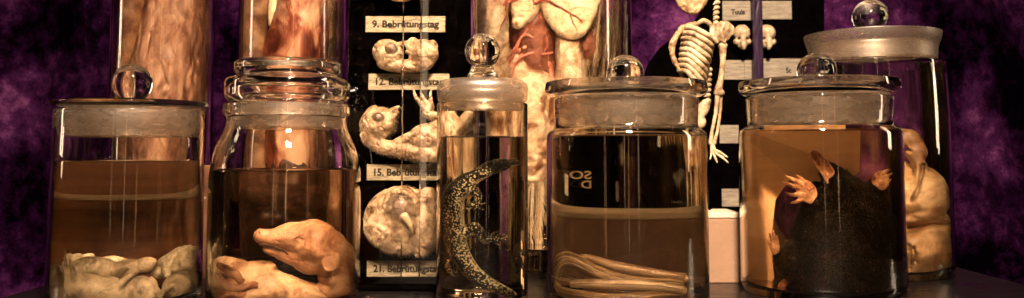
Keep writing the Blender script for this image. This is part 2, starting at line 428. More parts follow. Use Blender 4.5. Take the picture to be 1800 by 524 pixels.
# ---------------------------------------------------------------- placing things seen through the liquid
class Fr:
    """frame of a liquid-filled jar: unsqueezed coordinates, squeezed sideways afterwards so the
    body has its real width inside the magnifying liquid"""
    def __init__(s, J):
        s.J = J; s.L = math.hypot(J.X, J.d); s.th = math.atan2(J.X, J.d)
        s.u = Vector((math.cos(s.th), -math.sin(s.th), 0)); s.v = Vector((math.sin(s.th), math.cos(s.th), 0))
        s.k = s.L*math.cos(s.th)**2/F
    def __call__(s, px, py, dep=0.0, n=None):
        n = n or s.J.M; dep *= s.k
        t = math.atan((px-900)/F); b = s.L*math.sin(t-s.th)
        sl = (HOR-py)/F*math.cos(t)*1.0
        R = s.J.R*.95; z = ZC + sl*((s.L-R) + (R+dep)/n)
        return Vector((s.J.X, s.J.Y, z)) + s.u*b + s.v*dep
    def sq(s, me, f=None, kv=.85):
        f = f or 1/s.J.M
        for v in me.vertices:
            d = v.co - Vector((s.J.X, s.J.Y, 0)); b = d.dot(s.u); w = d.dot(s.v)
            q = s.u*(b*f) + s.v*(w*kv)
            v.co = Vector((s.J.X+q.x, s.J.Y+q.y, v.co.z))
        me.update(); return me
    def capp(s, a, b, ra, rb): return ('c', s(*a), s(*b), ra*s.k, rb*s.k)
    def e(s, a, r, rot=0): return ('e', s(*a), (r[0]*s.k, r[2]*s.k, r[1]*s.k), (0, -math.radians(rot), -s.th))
    def t(s, P, R, n=6):
        A, B = catmull([s(*p) for p in P], [r*s.k for r in R], n); return ('t', A, B)
def wr(amp, s1=120, s2=420, st=(1, 1, 1), seed=0):
    def f(p, n):
        q = (p[0]*st[0], p[1]*st[1], p[2]*st[2])
        w = 1-abs(nz((q[0]+.01*nz(q, 60, seed), q[1], q[2]+.01*nz(q, 50, seed+4)), s1, seed))*2
        return amp*(.7*(w-.5) + .35*nz(q, s2, seed+3))
    return f
# ---------------------------------------------------------------- pups in the leftmost jar
M_PUP = skin_mat('pale grey beige pup skin', [(.28, (.09, .065, .035)), (.42, (.24, .18, .11)), (.56, (.38, .30, .19)), (.75, (.56, .47, .32))], 45, vein=.16, bump=.5, bscale=500, rough=.42, spec=.4, dist=.0012)
M_PUPL = skin_mat('cream pup skin', [(.3, (.26, .20, .12)), (.5, (.48, .40, .26)), (.7, (.70, .60, .42))], 60, bump=.4, bscale=500, rough=.4, dist=.001)
f1 = Fr(J1); G1 = 'small preserved pups in the leftmost jar'
def body(name, label, cat, fr, prims, m, vox=.0009, sm=4, amp=.0004, seed=0, group=None, sq=True, parent=None, st=(1, 1, 1), s1=120, s2=420):
    me = fuse(prims, vox, sm, wr(amp, s1, s2, st, seed) if amp else None)
    if sq: fr.sq(me)
    o = link(name, me, m, parent)
    if label: tag(o, label, cat, group)
    return o
A = f1
pupA = body('preserved_pup', 'grey pup lying at the front left with its thin tail raised', 'animal specimen', A, [
    A.t([(117, 438, -15), (116, 452, -20), (119, 472, -24), (128, 492, -28), (142, 502, -30)], [2, 3.2, 5, 12, 22]),
    A.t([(138, 500, -28), (165, 508, -32), (200, 512, -34), (222, 512, -34)], [24, 31, 31, 20]),
    A.e((258, 508, -36), (32, 28, 27), -12), A.e((280, 512, -38), (16, 14, 12), 0),
    A.t([(214, 502, -52), (226, 492, -58), (238, 483, -60), (247, 478, -60)], [9, 7, 5.5, 4]),
    A.t([(276, 488, -50), (286, 496, -52), (288, 510, -52)], [6, 5, 4]),
    A.t([(130, 485, -44), (126, 470, -46), (121, 458, -46)], [8, 6, 4]),
    A.t([(150, 520, -50), (160, 534, -52)], [10, 8])], M_PUP, seed=1, group=G1, amp=.0005)
body('preserved_pup', 'grey pup in the middle of the pile with a smooth rounded snout pointing right', 'animal specimen', A, [
    A.t([(140, 478, 5), (165, 470, 6), (195, 472, 4)], [20, 24, 22]), A.e((228, 472, -4), (34, 20, 22), 8), A.e((262, 464, -8), (24, 15, 15), 10),
    A.t([(210, 485, -22), (228, 470, -36), (236, 468, -40)], [7, 5, 3])], M_PUP, seed=5, group=G1)
body('preserved_pup', 'pale wrinkled pup highest in the pile against the right side of the jar', 'animal specimen', A, [
    A.t([(285, 474, 6), (305, 464, 6), (330, 455, 4), (352, 455, 2)], [13, 23, 27, 24]), A.t([(296, 462, -12), (302, 474, -20), (306, 482, -24)], [7, 8, 6]),
    A.t([(322, 441, -8), (345, 436, -8)], [8, 7]), A.e((300, 450, 0), (10, 6, 8), 30)], M_PUPL, seed=9, amp=.0009, group=G1, s1=160)
body('preserved_pup', 'round pup at the bottom right of its pile, small arm folded over its face', 'animal specimen', A, [
    A.e((328, 500, -28), (34, 27, 28), 10), A.t([(345, 488, -10), (356, 500, -4)], [18, 20]),
    A.t([(292, 528, -54), (298, 514, -56), (304, 500, -56)], [6, 5, 4]), A.t([(308, 506, -58), (318, 500, -58), (326, 505, -58)], [5, 4, 4]),
    A.e((330, 514, -50), (14, 9, 8), 0)], M_PUP, seed=12, group=G1, amp=.0005)
body('preserved_pup', 'darker pup half hidden low at the left wall of the leftmost jar', 'animal specimen', A, [
    A.e((112, 505, -6), (24, 32, 26), 20), A.e((104, 475, 2), (14, 12, 16), 0), A.t([(110, 492, 10), (140, 520, 12), (180, 530, 12), (250, 528, 14), (300, 530, 12)], [20, 24, 26, 26, 22])], M_PUP, seed=15, group=G1)
hand = body('preserved_pup', 'cream paw with spread toes sticking up at the left of the pile', 'animal specimen', A, [
    A.e((140, 462, 18), (20, 13, 10), 10), A.t([(130, 458, 14), (126, 450, 12), (133, 446, 10)], [6, 4, 3]), A.t([(138, 455, 14), (142, 448, 12), (150, 446, 10)], [6, 4, 2.6]),
    A.t([(148, 456, 14), (158, 450, 12), (170, 447, 10), (174, 450, 8)], [6, 5, 4, 2.4]), A.t([(142, 468, 14), (160, 462, 12), (168, 455, 8)], [8, 6, 4]), A.t([(180, 460, 20), (205, 455, 18), (228, 458, 16)], [9, 9, 7])], M_PUPL, seed=18, group=G1, vox=.0007, sm=3)
# ---------------------------------------------------------------- piglet in the apothecary jar
M_PIG = skin_mat('tan piglet skin', vein=.14, stops=[(.22, (.15, .052, .022)), (.42, (.34, .155, .075)), (.60, (.50, .265, .14)), (.8, (.62, .37, .22))], scale=40, bump=.45, bscale=420, rough=.40, dist=.0012, stretch=(1, 1, 1.3))
M_PIGL = skin_mat('cream piglet skin', vein=.2, stops=[(.25, (.16, .06, .025)), (.45, (.44, .24, .12)), (.7, (.74, .52, .31))], scale=55, bump=.5, bscale=380, rough=.38, dist=.0015)
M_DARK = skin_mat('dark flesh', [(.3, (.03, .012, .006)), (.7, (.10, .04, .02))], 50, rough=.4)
B = Fr(J2)
def pigdisp(p, n):
    a = wr(.0006, 55, 200, (1, 1, 1.5), 31)(p, n)
    return a
me = fuse([B.e((560, 428, -30), (52, 43, 42), -18), B.e((588, 446, -22), (36, 44, 42), 0),
    B.t([(540, 420, -34), (512, 416, -38), (488, 417, -40), (468, 415, -42), (459, 413, -42)], [33, 26, 18, 14.5, 13]),
    B.e((456, 411, -42), (5, 12, 12), -8),
    B.t([(540, 448, -34), (510, 446, -38), (488, 441, -40), (470, 437, -41)], [24, 13, 8.5, 6]),
    B.e((552, 456, -30), (36, 24, 30), -10), B.e((516, 404, -52), (16, 6, 7), 25), B.e((565, 440, -58), (26, 16, 14), -20), B.e((540, 432, -58), (20, 9, 8), 10),
    B.t([(600, 455, -10), (614, 480, -6), (612, 510, -6), (590, 540, -6)], [32, 36, 40, 40]),
    B.t([(595, 430, 6), (618, 462, 10), (624, 500, 8)], [20, 22, 22]),
    B.t([(570, 486, -30), (590, 492, -38), (612, 488, -38)], [5, 8, 5]), B.t([(566, 500, -30), (590, 512, -40), (616, 508, -38)], [6, 9, 6])], .0008, 3, pigdisp)
# eye socket, mouth slit and nostril pressed in
def press(me, c_, r, depth):
    for v in me.vertices:
        q = v.co - c_; q = math.sqrt((q.x/r[0])**2+(q.y/r[1])**2+(q.z/r[2])**2)
        if q < 1: v.co += B.v*depth*(1-q*q)**2
k = B.k
press(me, B(533, 417, -68), (9*k, 60*k, 4.5*k), 4*k)
press(me, B(455, 409, -54), (3*k, 40*k, 4*k), 5*k)
press(me, B(640, 470, -40), (10*k, 40*k, 30*k), 3*k)
pig = tag(link('piglet_specimen', B.sq(me), M_PIG), 'tan piglet with long snout pointing left and small folded ear', 'animal specimen')
body('ear', None, None, B, [B.e((594, 461, -64), (21, 12, 3.5), -14), B.e((604, 454, -60), (12, 12, 5), -30), B.t([(577, 458, -62), (584, 472, -66), (598, 474, -65), (610, 466, -62)], [2, 2.6, 2.4, 1.5]), B.t([(582, 455, -56), (590, 468, -62), (604, 470, -60)], [3, 3.5, 3])], M_PIG, vox=.0007, seed=21, parent=pig, sm=3)
body('eyelid', None, None, B, [B.t([(522, 418, -66), (533, 414, -70), (544, 418, -69)], [1.2, 2.4, 1.2])], M_PIG, vox=.0005, amp=0, parent=pig, sm=1)
body('mouth', None, None, B, [B.t([(458, 428, -52), (472, 430, -55), (490, 434, -56), (505, 440, -56), (512, 446, -55)], [3, 3.2, 2.6, 2, 1])], M_DARK, vox=.0006, amp=0, parent=pig, sm=1)
body('body', None, None, B, [
    B.t([(392, 500, -4), (430, 496, -16), (480, 500, -22), (540, 516, -26), (590, 526, -20)], [24, 30, 30, 26, 24]),
    B.e((455, 474, -14), (38, 20, 26), 4), B.t([(420, 520, -40), (470, 512, -46), (520, 505, -44)], [12, 13, 9]),
    B.t([(430, 470, 6), (400, 462, 10), (384, 470, 8)], [16, 13, 12])], M_PIGL, vox=.001, amp=.0011, seed=25, parent=pig, s1=100, st=(.6, 1, 1.6))
for P, Rr in (([(378, 466, -28), (398, 474, -36), (415, 482, -40), (422, 492, -42)], [6, 9, 9, 6]),
             ([(376, 486, -30), (392, 500, -40), (420, 505, -48), (446, 497, -52)], [7, 8, 8, 5]),
             ([(380, 520, -34), (410, 514, -44), (440, 516, -48)], [10, 9, 6])):
    body('leg', None, None, B, [B.t(P, Rr), B.t([(P[-1][0], P[-1][1]-3, P[-1][2]), (P[-1][0]+9, P[-1][1]-2, P[-1][2]-2)], [3.6, 2.4]), B.t([(P[-1][0], P[-1][1]+2, P[-1][2]), (P[-1][0]+8, P[-1][1]+5, P[-1][2]-2)], [3.6, 2.4])], M_PIG, vox=.0007, seed=int(P[0][1]), parent=pig, sm=3)
# ---------------------------------------------------------------- lizard
def lizard_mat():
    m, nt, o = mat('spotted lizard scales'); p = N(nt, 'BsdfPrincipled'); tc = N(nt, 'TexCoord')
    v = N(nt, 'TexVoronoi'); v.inputs['Scale'].default_value = 760
    v2 = N(nt, 'TexVoronoi'); v2.inputs['Scale'].default_value = 1100
    no = N(nt, 'TexNoise'); no.inputs['Scale'].default_value = 110; no.inputs['Detail'].default_value = 3
    for q in (v, v2, no): nt.links.new(tc.outputs['Object'], q.inputs['Vector'])
    # spots gather on the flank and belly (attribute written on the mesh), fewer on the back
    at = N(nt, 'Attribute', attribute_name='belly')
    mm = N(nt, 'Math', operation='MULTIPLY_ADD'); nt.links.new(no.outputs[0], mm.inputs[0]); mm.inputs[1].default_value = .5
    m3 = N(nt, 'Math', operation='MULTIPLY_ADD'); nt.links.new(at.outputs['Fac'], m3.inputs[0]); m3.inputs[1].default_value = .42; m3.inputs[2].default_value = -.06
    nt.links.new(m3.outputs[0], mm.inputs[2])
    lt = N(nt, 'Math', operation='LESS_THAN'); nt.links.new(v.outputs['Distance'], lt.inputs[0]); nt.links.new(mm.outputs[0], lt.inputs[1])
    mx = N(nt, 'Mix', data_type='RGBA'); nt.links.new(lt.outputs[0], mx.inputs['Factor'])
    nt.links.new(ramp(nt, no.outputs[0], [(.35, (.004, .0035, .002)), (.65, (.022, .017, .008))]), mx.inputs['A']); mx.inputs['B'].default_value = (.36, .29, .17, 1)
    nt.links.new(mx.outputs['Result'], p.inputs['Base Color'])
    bp = N(nt, 'Bump'); bp.inputs['Strength'].default_value = .7; bp.inputs['Distance'].default_value = .0006; bp.invert = True
    nt.links.new(v2.outputs['Distance'], bp.inputs['Height']); nt.links.new(bp.outputs[0], p.inputs['Normal'])
    p.inputs['Roughness'].default_value = .38; p.inputs['Specular IOR Level'].default_value = .25; nt.links.new(p.outputs[0], o.inputs[0]); return m
M_LIZ = lizard_mat(); Cc = Fr(J3)
spine = [(916, 287, -4), (906, 286, -6), (892, 290, -8), (872, 293, -8), (855, 299, -6), (836, 310, -2), (815, 324, 0), (797, 346, 0), (790, 375, -2), (794, 405, -6), (803, 432, -8), (815, 455, -10), (834, 478, -14), (858, 494, -18), (882, 505, -20), (902, 513, -22), (912, 517, -22)]
srad = [3, 6.5, 9, 12, 12.5, 12, 17, 21, 23, 22, 20, 17, 14.5, 12, 9.5, 7.5, 5]
pr = [Cc.t(spine, srad, 5)]
pr += [Cc.e((878, 289, -9), (19, 9, 11), 12), Cc.e((870, 284, -14), (4, 4, 4), 0)]
pr += [Cc.t([(818, 330, -10), (834, 336, -20), (841, 346, -24), (836, 357, -26), (826, 361, -28)], [10, 9, 7, 6, 5])]
pr += [Cc.t([(800, 422, -12), (816, 408, -22), (834, 400, -28), (845, 408, -30), (852, 420, -30), (866, 418, -30)], [12, 12, 10.5, 8.5, 7, 5])]
pr += [Cc.t([(790, 330, 12), (778, 345, 16), (775, 362, 14)], [8, 6, 4]), Cc.t([(795, 440, 8), (786, 460, 12), (800, 480, 10)], [8, 6, 4])]
for (a, b, c_) in (((838, 363, -28), (848, 368, -30), (853, 366, -30)), ((830, 362, -28), (835, 371, -30), (838, 376, -30)), ((826, 361, -28), (816, 366, -30), (808, 367, -30)), ((836, 358, -27), (848, 358, -30), (856, 356, -30))):
    pr.append(Cc.t([a, b, c_], [2.8, 1.9, 1.1]))
for (a, b, c_) in (((866, 418, -30), (884, 412, -31), (900, 410, -30)), ((866, 418, -30), (884, 417, -31), (903, 414, -30)), ((864, 420, -30), (878, 427, -31), (884, 434, -30)), ((862, 416, -30), (872, 408, -32), (884, 404, -30)), ((866, 419, -30), (880, 421, -31), (892, 424, -30))):
    pr.append(Cc.t([a, b, c_], [2.6, 1.8, 1.0]))
me = fuse(pr, .00052, 2)
att = me.attributes.new('belly', 'FLOAT', 'POINT')
cl = [Cc(*p) for p in spine]; rk = [r*Cc.k for r in srad]
vals = []
for v in me.vertices:
    j = min(range(len(cl)), key=lambda q: (cl[q]-v.co).length_squared)
    t = (cl[min(j+1, len(cl)-1)]-cl[max(j-1, 0)]).normalized()
    side = Vector((t.z, 0, -t.x)); s = (v.co-cl[j]).dot(side)/max(rk[j], 1e-5)   # inner side of the bend
    head = 1 if j < 4 else 0
    vals.append(.40 if (v.co-cl[j]).length > rk[j]*1.55+.0008 else max(0, min(1, .55 - .45*s - .5*head)))
att.data.foreach_set('value', vals)
liz = tag(link('lizard', Cc.sq(me), M_LIZ), 'dark lizard with cream spots curled upright in the slim jar', 'lizard')
# ---------------------------------------------------------------- slow worms
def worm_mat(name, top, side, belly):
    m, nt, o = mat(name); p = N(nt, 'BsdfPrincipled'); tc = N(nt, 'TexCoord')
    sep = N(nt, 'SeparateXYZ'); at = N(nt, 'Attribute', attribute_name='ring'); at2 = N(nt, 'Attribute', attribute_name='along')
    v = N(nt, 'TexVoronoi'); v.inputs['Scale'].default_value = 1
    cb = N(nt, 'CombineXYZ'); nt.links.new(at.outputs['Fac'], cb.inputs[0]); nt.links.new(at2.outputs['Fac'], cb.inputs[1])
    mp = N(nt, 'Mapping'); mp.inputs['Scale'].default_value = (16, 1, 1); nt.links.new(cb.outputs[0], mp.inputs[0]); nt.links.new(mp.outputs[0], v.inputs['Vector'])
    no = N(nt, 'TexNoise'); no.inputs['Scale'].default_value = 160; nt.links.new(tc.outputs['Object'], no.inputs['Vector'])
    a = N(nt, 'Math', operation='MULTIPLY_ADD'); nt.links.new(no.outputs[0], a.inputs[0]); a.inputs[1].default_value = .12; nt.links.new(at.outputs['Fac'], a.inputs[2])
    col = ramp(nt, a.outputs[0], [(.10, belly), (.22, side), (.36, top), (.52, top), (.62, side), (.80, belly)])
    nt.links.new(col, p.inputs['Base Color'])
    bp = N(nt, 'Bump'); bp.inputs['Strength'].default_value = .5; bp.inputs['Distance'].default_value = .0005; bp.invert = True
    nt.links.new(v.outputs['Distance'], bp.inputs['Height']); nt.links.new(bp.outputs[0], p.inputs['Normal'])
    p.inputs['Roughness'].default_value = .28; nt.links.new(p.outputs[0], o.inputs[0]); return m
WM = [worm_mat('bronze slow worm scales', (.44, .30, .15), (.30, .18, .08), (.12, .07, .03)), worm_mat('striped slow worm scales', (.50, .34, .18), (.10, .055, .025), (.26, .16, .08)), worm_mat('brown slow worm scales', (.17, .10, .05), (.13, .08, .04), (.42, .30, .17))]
Dd = Fr(J4)
def worm(label, P, R, m, n=12, flat=.9):
    A_, R_ = catmull([Dd(*p) for p in P], [r*Dd.k for r in R], n)
    nn = 20; me = tube(A_, R_, nn, flat, up=Vector((0, .2, 1)))
    r = me.attributes.new('ring', 'FLOAT', 'POINT'); al = me.attributes.new('along', 'FLOAT', 'POINT')
    L = 0; rv, av = [], []
    for i, p in enumerate(A_):
        if i: L += (p-A_[i-1]).length
        for k_ in range(nn):
            rv.append(((k_/nn)+.0) % 1); av.append(L/ .0011)
    r.data.foreach_set('value', rv); al.data.foreach_set('value', av)
    return tag(link('slow_worm', Dd.sq(me), m), label, 'slow worm', 'slow worms at the bottom of the jar')
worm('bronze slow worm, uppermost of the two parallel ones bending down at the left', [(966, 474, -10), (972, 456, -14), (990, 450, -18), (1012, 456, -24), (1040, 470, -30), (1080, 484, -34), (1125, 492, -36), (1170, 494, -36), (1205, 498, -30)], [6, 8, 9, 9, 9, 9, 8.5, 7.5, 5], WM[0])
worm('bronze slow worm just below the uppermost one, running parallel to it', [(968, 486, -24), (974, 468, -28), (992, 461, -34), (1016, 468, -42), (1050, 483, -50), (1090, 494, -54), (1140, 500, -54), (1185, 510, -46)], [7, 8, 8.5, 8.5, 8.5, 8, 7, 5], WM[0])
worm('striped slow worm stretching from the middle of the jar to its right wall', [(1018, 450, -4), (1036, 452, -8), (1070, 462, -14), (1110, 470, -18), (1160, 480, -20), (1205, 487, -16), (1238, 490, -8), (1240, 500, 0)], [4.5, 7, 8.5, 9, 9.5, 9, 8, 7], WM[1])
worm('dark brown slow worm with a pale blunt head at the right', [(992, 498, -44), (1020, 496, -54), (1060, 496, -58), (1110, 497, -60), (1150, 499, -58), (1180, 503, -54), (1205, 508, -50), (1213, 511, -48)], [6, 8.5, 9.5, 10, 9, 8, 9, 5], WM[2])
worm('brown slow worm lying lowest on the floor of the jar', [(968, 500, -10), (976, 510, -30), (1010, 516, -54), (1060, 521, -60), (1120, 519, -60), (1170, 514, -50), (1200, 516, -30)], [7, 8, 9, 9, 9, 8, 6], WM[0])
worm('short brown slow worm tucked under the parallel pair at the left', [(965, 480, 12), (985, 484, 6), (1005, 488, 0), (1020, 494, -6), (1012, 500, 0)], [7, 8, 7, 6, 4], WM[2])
# etched marks on the back wall of that jar, seen from inside (mirrored)
M_ETCH = mat('white etched marks'); 
_p = N(M_ETCH[1], 'BsdfPrincipled'); _p.inputs['Base Color'].default_value = (.75, .62, .45, 1); _p.inputs['Roughness'].default_value = .7
M_ETCH[1].links.new(_p.outputs[0], M_ETCH[2].inputs[0]); M_ETCH = M_ETCH[0]
def text_mesh(s, size, offset=0, ext=.0001, align='CENTER', res=4, shear=0):
    cu = bpy.data.curves.new('t', 'FONT'); cu.body = s; cu.size = size; cu.align_x = align; cu.align_y = 'CENTER'
    cu.offset = offset; cu.extrude = ext; cu.resolution_u = res; cu.shear = shear
    o = bpy.data.objects.new('t', cu); COL.objects.link(o)
    me = bpy.data.meshes.new_from_object(o.evaluated_get(bpy.context.evaluated_depsgraph_get()))
    bpy.data.objects.remove(o); bpy.data.curves.remove(cu); return me
def etch(s, px, py, size, wide=1.0):
    # on a cylinder just inside the back wall of the jar; mirrored because it is read from the back
    me = text_mesh(s, size, .00012, .00004)
    R = J4.R-.0034
    # find the angle whose refracted image falls on px
    t = math.atan((px-900)/F); b = Dd.L*math.sin(t-Dd.th)/LIQ
    # ray inside: offset b, direction turned towards the axis
    bo = Dd.L*math.sin(t-Dd.th); i1 = math.asin(max(-1, min(1, bo/J4.R))); i2 = math.asin(max(-1, min(1, bo/J4.R/LIQ)))
    ph0 = math.atan2(bo, -math.sqrt(max(0, J4.R**2-bo*bo)))       # entry point angle in (u, v)
    ph = (math.pi - 2*abs(i2))                                         # angle swept inside
    ent = math.atan2(-math.sqrt(max(0, J4.R**2-bo*bo)), bo); ex = ent + (ph if bo <= 0 else -ph)
    ex = ent - ph if bo < 0 else ent + ph
    zc_ = ZC + (HOR-py)/F*(Dd.L-J4.R*.9 + 1.85*J4.R/LIQ)
    for v in me.vertices:
        a = ex + (v.co.x*wide)/R                                  # larger angle = further left from behind
        rr = R - v.co.z
        q = Dd.u*(rr*math.cos(a)) + Dd.v*(rr*math.sin(a))
        v.co = Vector((J4.X+q.x, J4.Y+q.y, zc_+v.co.y))
    return link('etched_mark', me, M_ETCH, J4.root, smooth=False)
etch('SO', 985, 311, .0080, .85); etch('D', 1006, 327, .0075, .8)
# ---------------------------------------------------------------- mole
def fur_mat(name, c0, c1):
    m, nt, o = mat(name); p = N(nt, 'BsdfPrincipled'); tc = N(nt, 'TexCoord')
    a = N(nt, 'TexNoise'); a.inputs['Scale'].default_value = 90; a.inputs['Detail'].default_value = 6; nt.links.new(tc.outputs['Object'], a.inputs['Vector'])
    nt.links.new(ramp(nt, a.outputs[0], [(.35, c0), (.7, c1)]), p.inputs['Base Color']); p.inputs['Roughness'].default_value = .5; p.inputs['Specular IOR Level'].default_value = .08
    b = N(nt, 'TexNoise'); b.inputs['Scale'].default_value = 900; b.inputs['Detail'].default_value = 4; nt.links.new(tc.outputs['Object'], b.inputs['Vector'])
    bp = N(nt, 'Bump'); bp.inputs['Strength'].default_value = .9; bp.inputs['Distance'].default_value = .001
    nt.links.new(b.outputs[0], bp.inputs['Height']); nt.links.new(bp.outputs[0], p.inputs['Normal'])
    nt.links.new(p.outputs[0], o.inputs[0]); return m
M_FUR = fur_mat('black mole fur', (.002, .0014, .001), (.009, .005, .003))
M_HAIR = fur_mat('brown black hair tips', (.006, .0035, .002), (.13, .075, .04))
M_PAW = skin_mat('orange brown paw skin', [(.3, (.14, .04, .015)), (.5, (.40, .19, .095)), (.75, (.68, .42, .25))], 90, bump=.6, bscale=600, rough=.35, dist=.001)
E5 = Fr(J5)
def blades(me, n, ln, wd, dirw, seed=0, jitter=.45, cull=None):
    """thin tapered hair blades standing on a surface, swept along dirw"""
    rnd = random.Random(seed); vs, fs = [], []
    polys = me.polygons; areas = np.array([p.area for p in polys]); cum = np.cumsum(areas); tot = cum[-1]
    idx = np.searchsorted(cum, np.random.RandomState(seed).rand(n)*tot)
    for i in idx:
        p = polys[int(min(i, len(polys)-1))]
        if cull and not cull(p.center, p.normal): continue
        a = me.vertices[p.vertices[rnd.randrange(len(p.vertices))]].co.lerp(p.center, rnd.random())
        d = (p.normal*.75 + Vector(dirw)*.8 + Vector((rnd.uniform(-1, 1), rnd.uniform(-1, 1), rnd.uniform(-1, 1)))*jitter).normalized()
        s = d.cross(p.normal)
        s = s.normalized()*wd if s.length > 1e-4 else Vector((wd, 0, 0))
        L = ln*rnd.uniform(.6, 1.4); b = len(vs)
        vs += [a-s, a+s, a+d*L*.55+s*.6-p.normal*L*.04, a+d*L+Vector(dirw)*L*.25]; fs += [(b, b+1, b+2), (b, b+2, b+3)]
    return mesh(vs, fs)
mp_ = [E5.e((1492, 420, 0), (84, 92, 74), 0), E5.e((1484, 470, -6), (88, 62, 76), 0), E5.e((1492, 386, -2), (72, 58, 58), 0), E5.e((1528, 360, -2), (36, 38, 40), 0),
       E5.t([(1494, 352, -10), (1474, 326, -16), (1461, 309, -20), (1448, 294, -24)], [42, 30, 22, 14]),
       E5.t([(1458, 372, -20), (1428, 350, -28)], [20, 13]),
       E5.t([(1430, 335, -14), (1420, 375, -14), (1408, 410, -12)], [18, 22, 26]),
       E5.e((1402, 462, -14), (48, 48, 50), 20), E5.e((1378, 500, -10), (28, 26, 30), 0),
       E5.t([(1540, 335, -10), (1548, 322, -14)], [24, 15]), E5.t([(1372, 470, -20), (1360, 450, -22)], [16, 11])]
me = fuse(mp_, .0012, 3, wr(.0007, 90, 380, seed=41))
fu = blades(me, 15000, .0019, .00006, (-.1, -.1, -1), 3)
me0 = me.copy(); lim = E5(1425, 405, 0)
mole = tag(link('mole', E5.sq(me), M_FUR), 'black furred mole upright with pink snout and spread pale paws', 'mole')
link('fur', E5.sq(fu), M_HAIR, mole)
M_HAIR_LIT = fur_mat('rump hair with painted sheen', (.03, .018, .010), (.13, .08, .045))  # lighter colour paints the lamp's sheen on the rump fur
fu2 = blades(me0, 9000, .0021, .00006, (-.2, -.1, -.8), 8, .45, cull=lambda c_, n_: c_.x < lim.x and c_.z < lim.z)
link('lit_rump_fur', E5.sq(fu2), M_HAIR_LIT, mole)
body('snout', None, None, E5, [E5.t([(1456, 305, -32), (1447, 293, -30), (1438, 281, -30), (1430, 272, -30)], [13, 13, 10.5, 8]), E5.e((1429, 273, -31), (7, 6, 6), 40), E5.t([(1438, 292, -36), (1447, 308, -38), (1454, 320, -38)], [4, 4.5, 3])], M_PAW, vox=.0006, amp=.0005, seed=3, parent=mole, sm=2)
def claw(P, w):
    return E5.t([P[0], P[1], P[2]], [w, w*.75, w*.25])
body('paw', None, None, E5, [E5.e((1414, 336, -38), (18, 23, 7), 35), E5.t([(1420, 350, -34), (1430, 352, -28)], [8, 9]),
    claw([(1408, 326, -38), (1392, 317, -42), (1376, 309, -40)], 6), claw([(1404, 332, -40), (1388, 327, -44), (1371, 320, -42)], 5.5), claw([(1402, 340, -40), (1388, 342, -44), (1374, 338, -42)], 5.2),
    claw([(1405, 348, -38), (1394, 354, -42), (1383, 356, -40)], 5), claw([(1412, 324, -34), (1404, 313, -38), (1394, 307, -38)], 5)], M_PAW, vox=.0006, amp=.0004, seed=5, parent=mole, sm=2)
body('paw', None, None, E5, [E5.e((1552, 318, -26), (17, 17, 8), 20), claw([(1548, 312, -22), (1558, 304, -26), (1572, 299, -24)], 6), claw([(1554, 318, -22), (1564, 312, -26), (1577, 305, -24)], 5.5),
    claw([(1556, 322, -20), (1566, 320, -24), (1574, 315, -22)], 5), claw([(1544, 314, -22), (1546, 306, -24), (1553, 301, -24)], 4.6), claw([(1550, 326, -20), (1560, 327, -22), (1568, 324, -20)], 4.4)], M_PAW, vox=.0006, amp=.0004, seed=6, parent=mole, sm=2)
body('foot', None, None, E5, [E5.e((1354, 436, -24), (9, 11, 7), 0), claw([(1352, 430, -26), (1347, 418, -28), (1344, 408, -28)], 4.5), claw([(1356, 430, -26), (1353, 416, -28), (1351, 403, -28)], 4.5), claw([(1359, 432, -26), (1358, 420, -28), (1359, 410, -28)], 4), claw([(1349, 436, -26), (1342, 428, -28), (1337, 420, -28)], 4)], M_PAW, vox=.0006, amp=.0003, seed=7, parent=mole, sm=1)
body('foot', None, None, E5, [E5.t([(1372, 492, -34), (1362, 500, -38), (1356, 508, -38)], [7, 6, 4])], M_PAW, vox=.0006, amp=.0003, seed=8, parent=mole, sm=1)
# ---------------------------------------------------------------- tan organ in the tall right jar
M_ORG = skin_mat('tan preserved flesh', [(.25, (.18, .08, .03)), (.42, (.42, .23, .10)), (.58, (.60, .38, .19)), (.8, (.76, .54, .31))], 26, bump=.6, bscale=220, rough=.42, dist=.0016)
F6 = Fr(J6)
me = fuse([F6.t([(1550, 300, -10), (1562, 262, -16), (1582, 244, -20), (1604, 246, -22), (1616, 268, -20)], [30, 22, 17, 16, 18]),
    F6.e((1560, 335, -10), (60, 62, 60), 0), F6.e((1622, 350, -14), (50, 58, 50), -18), F6.e((1598, 398, -4), (74, 50, 52), 0), F6.t([(1606, 270, -30), (1622, 300, -36), (1612, 340, -42)], [12, 14, 14]),
    F6.t([(1640, 330, -10), (1652, 350, -4)], [22, 26]), F6.e((1590, 432, -14), (78, 44, 60), 0), F6.e((1560, 456, 0), (90, 38, 56), 0), F6.e((1642, 440, -6), (36, 46, 42), 0),
    F6.t([(1500, 360, 0), (1490, 430, 0)], [50, 56])], .0014, 3, wr(.0026, 40, 140, seed=51))
def slit(fr, me, pts, r, depth):
    depth *= 1.6
    cs = catmull([fr(*p) for p in pts], [r]*len(pts), 8)[0]
    for v in me.vertices:
        dmin = min(((v.co-c_).x*fr.u.x+(v.co-c_).y*fr.u.y)**2+((v.co-c_).z*1.4)**2 for c_ in cs)
        q = dmin/(r*fr.k)**2
        if q < 1 and (v.co-Vector((fr.J.X, fr.J.Y, 0))).dot(fr.v) < .01: v.co += fr.v*depth*(1-q)**2
slit(F6, me, [(1560, 396, -40), (1600, 399, -40), (1640, 394, -36), (1668, 398, -30)], 15, .011)
slit(F6, me, [(1597, 428, -40), (1600, 445, -40), (1596, 470, -40)], 4, .005)
slit(F6, me, [(1606, 432, -40), (1609, 446, -40), (1607, 458, -40)], 3.5, .005)
slit(F6, me, [(1604, 266, -40), (1588, 262, -40), (1582, 280, -40)], 5, .005)
slit(F6, me, [(1628, 290, -40), (1618, 330, -40), (1606, 352, -40)], 6, .006)
tag(link('organ_specimen', F6.sq(me, kv=.8), M_ORG), 'folded tan lump of flesh split by a dark horizontal slit', 'animal specimen')
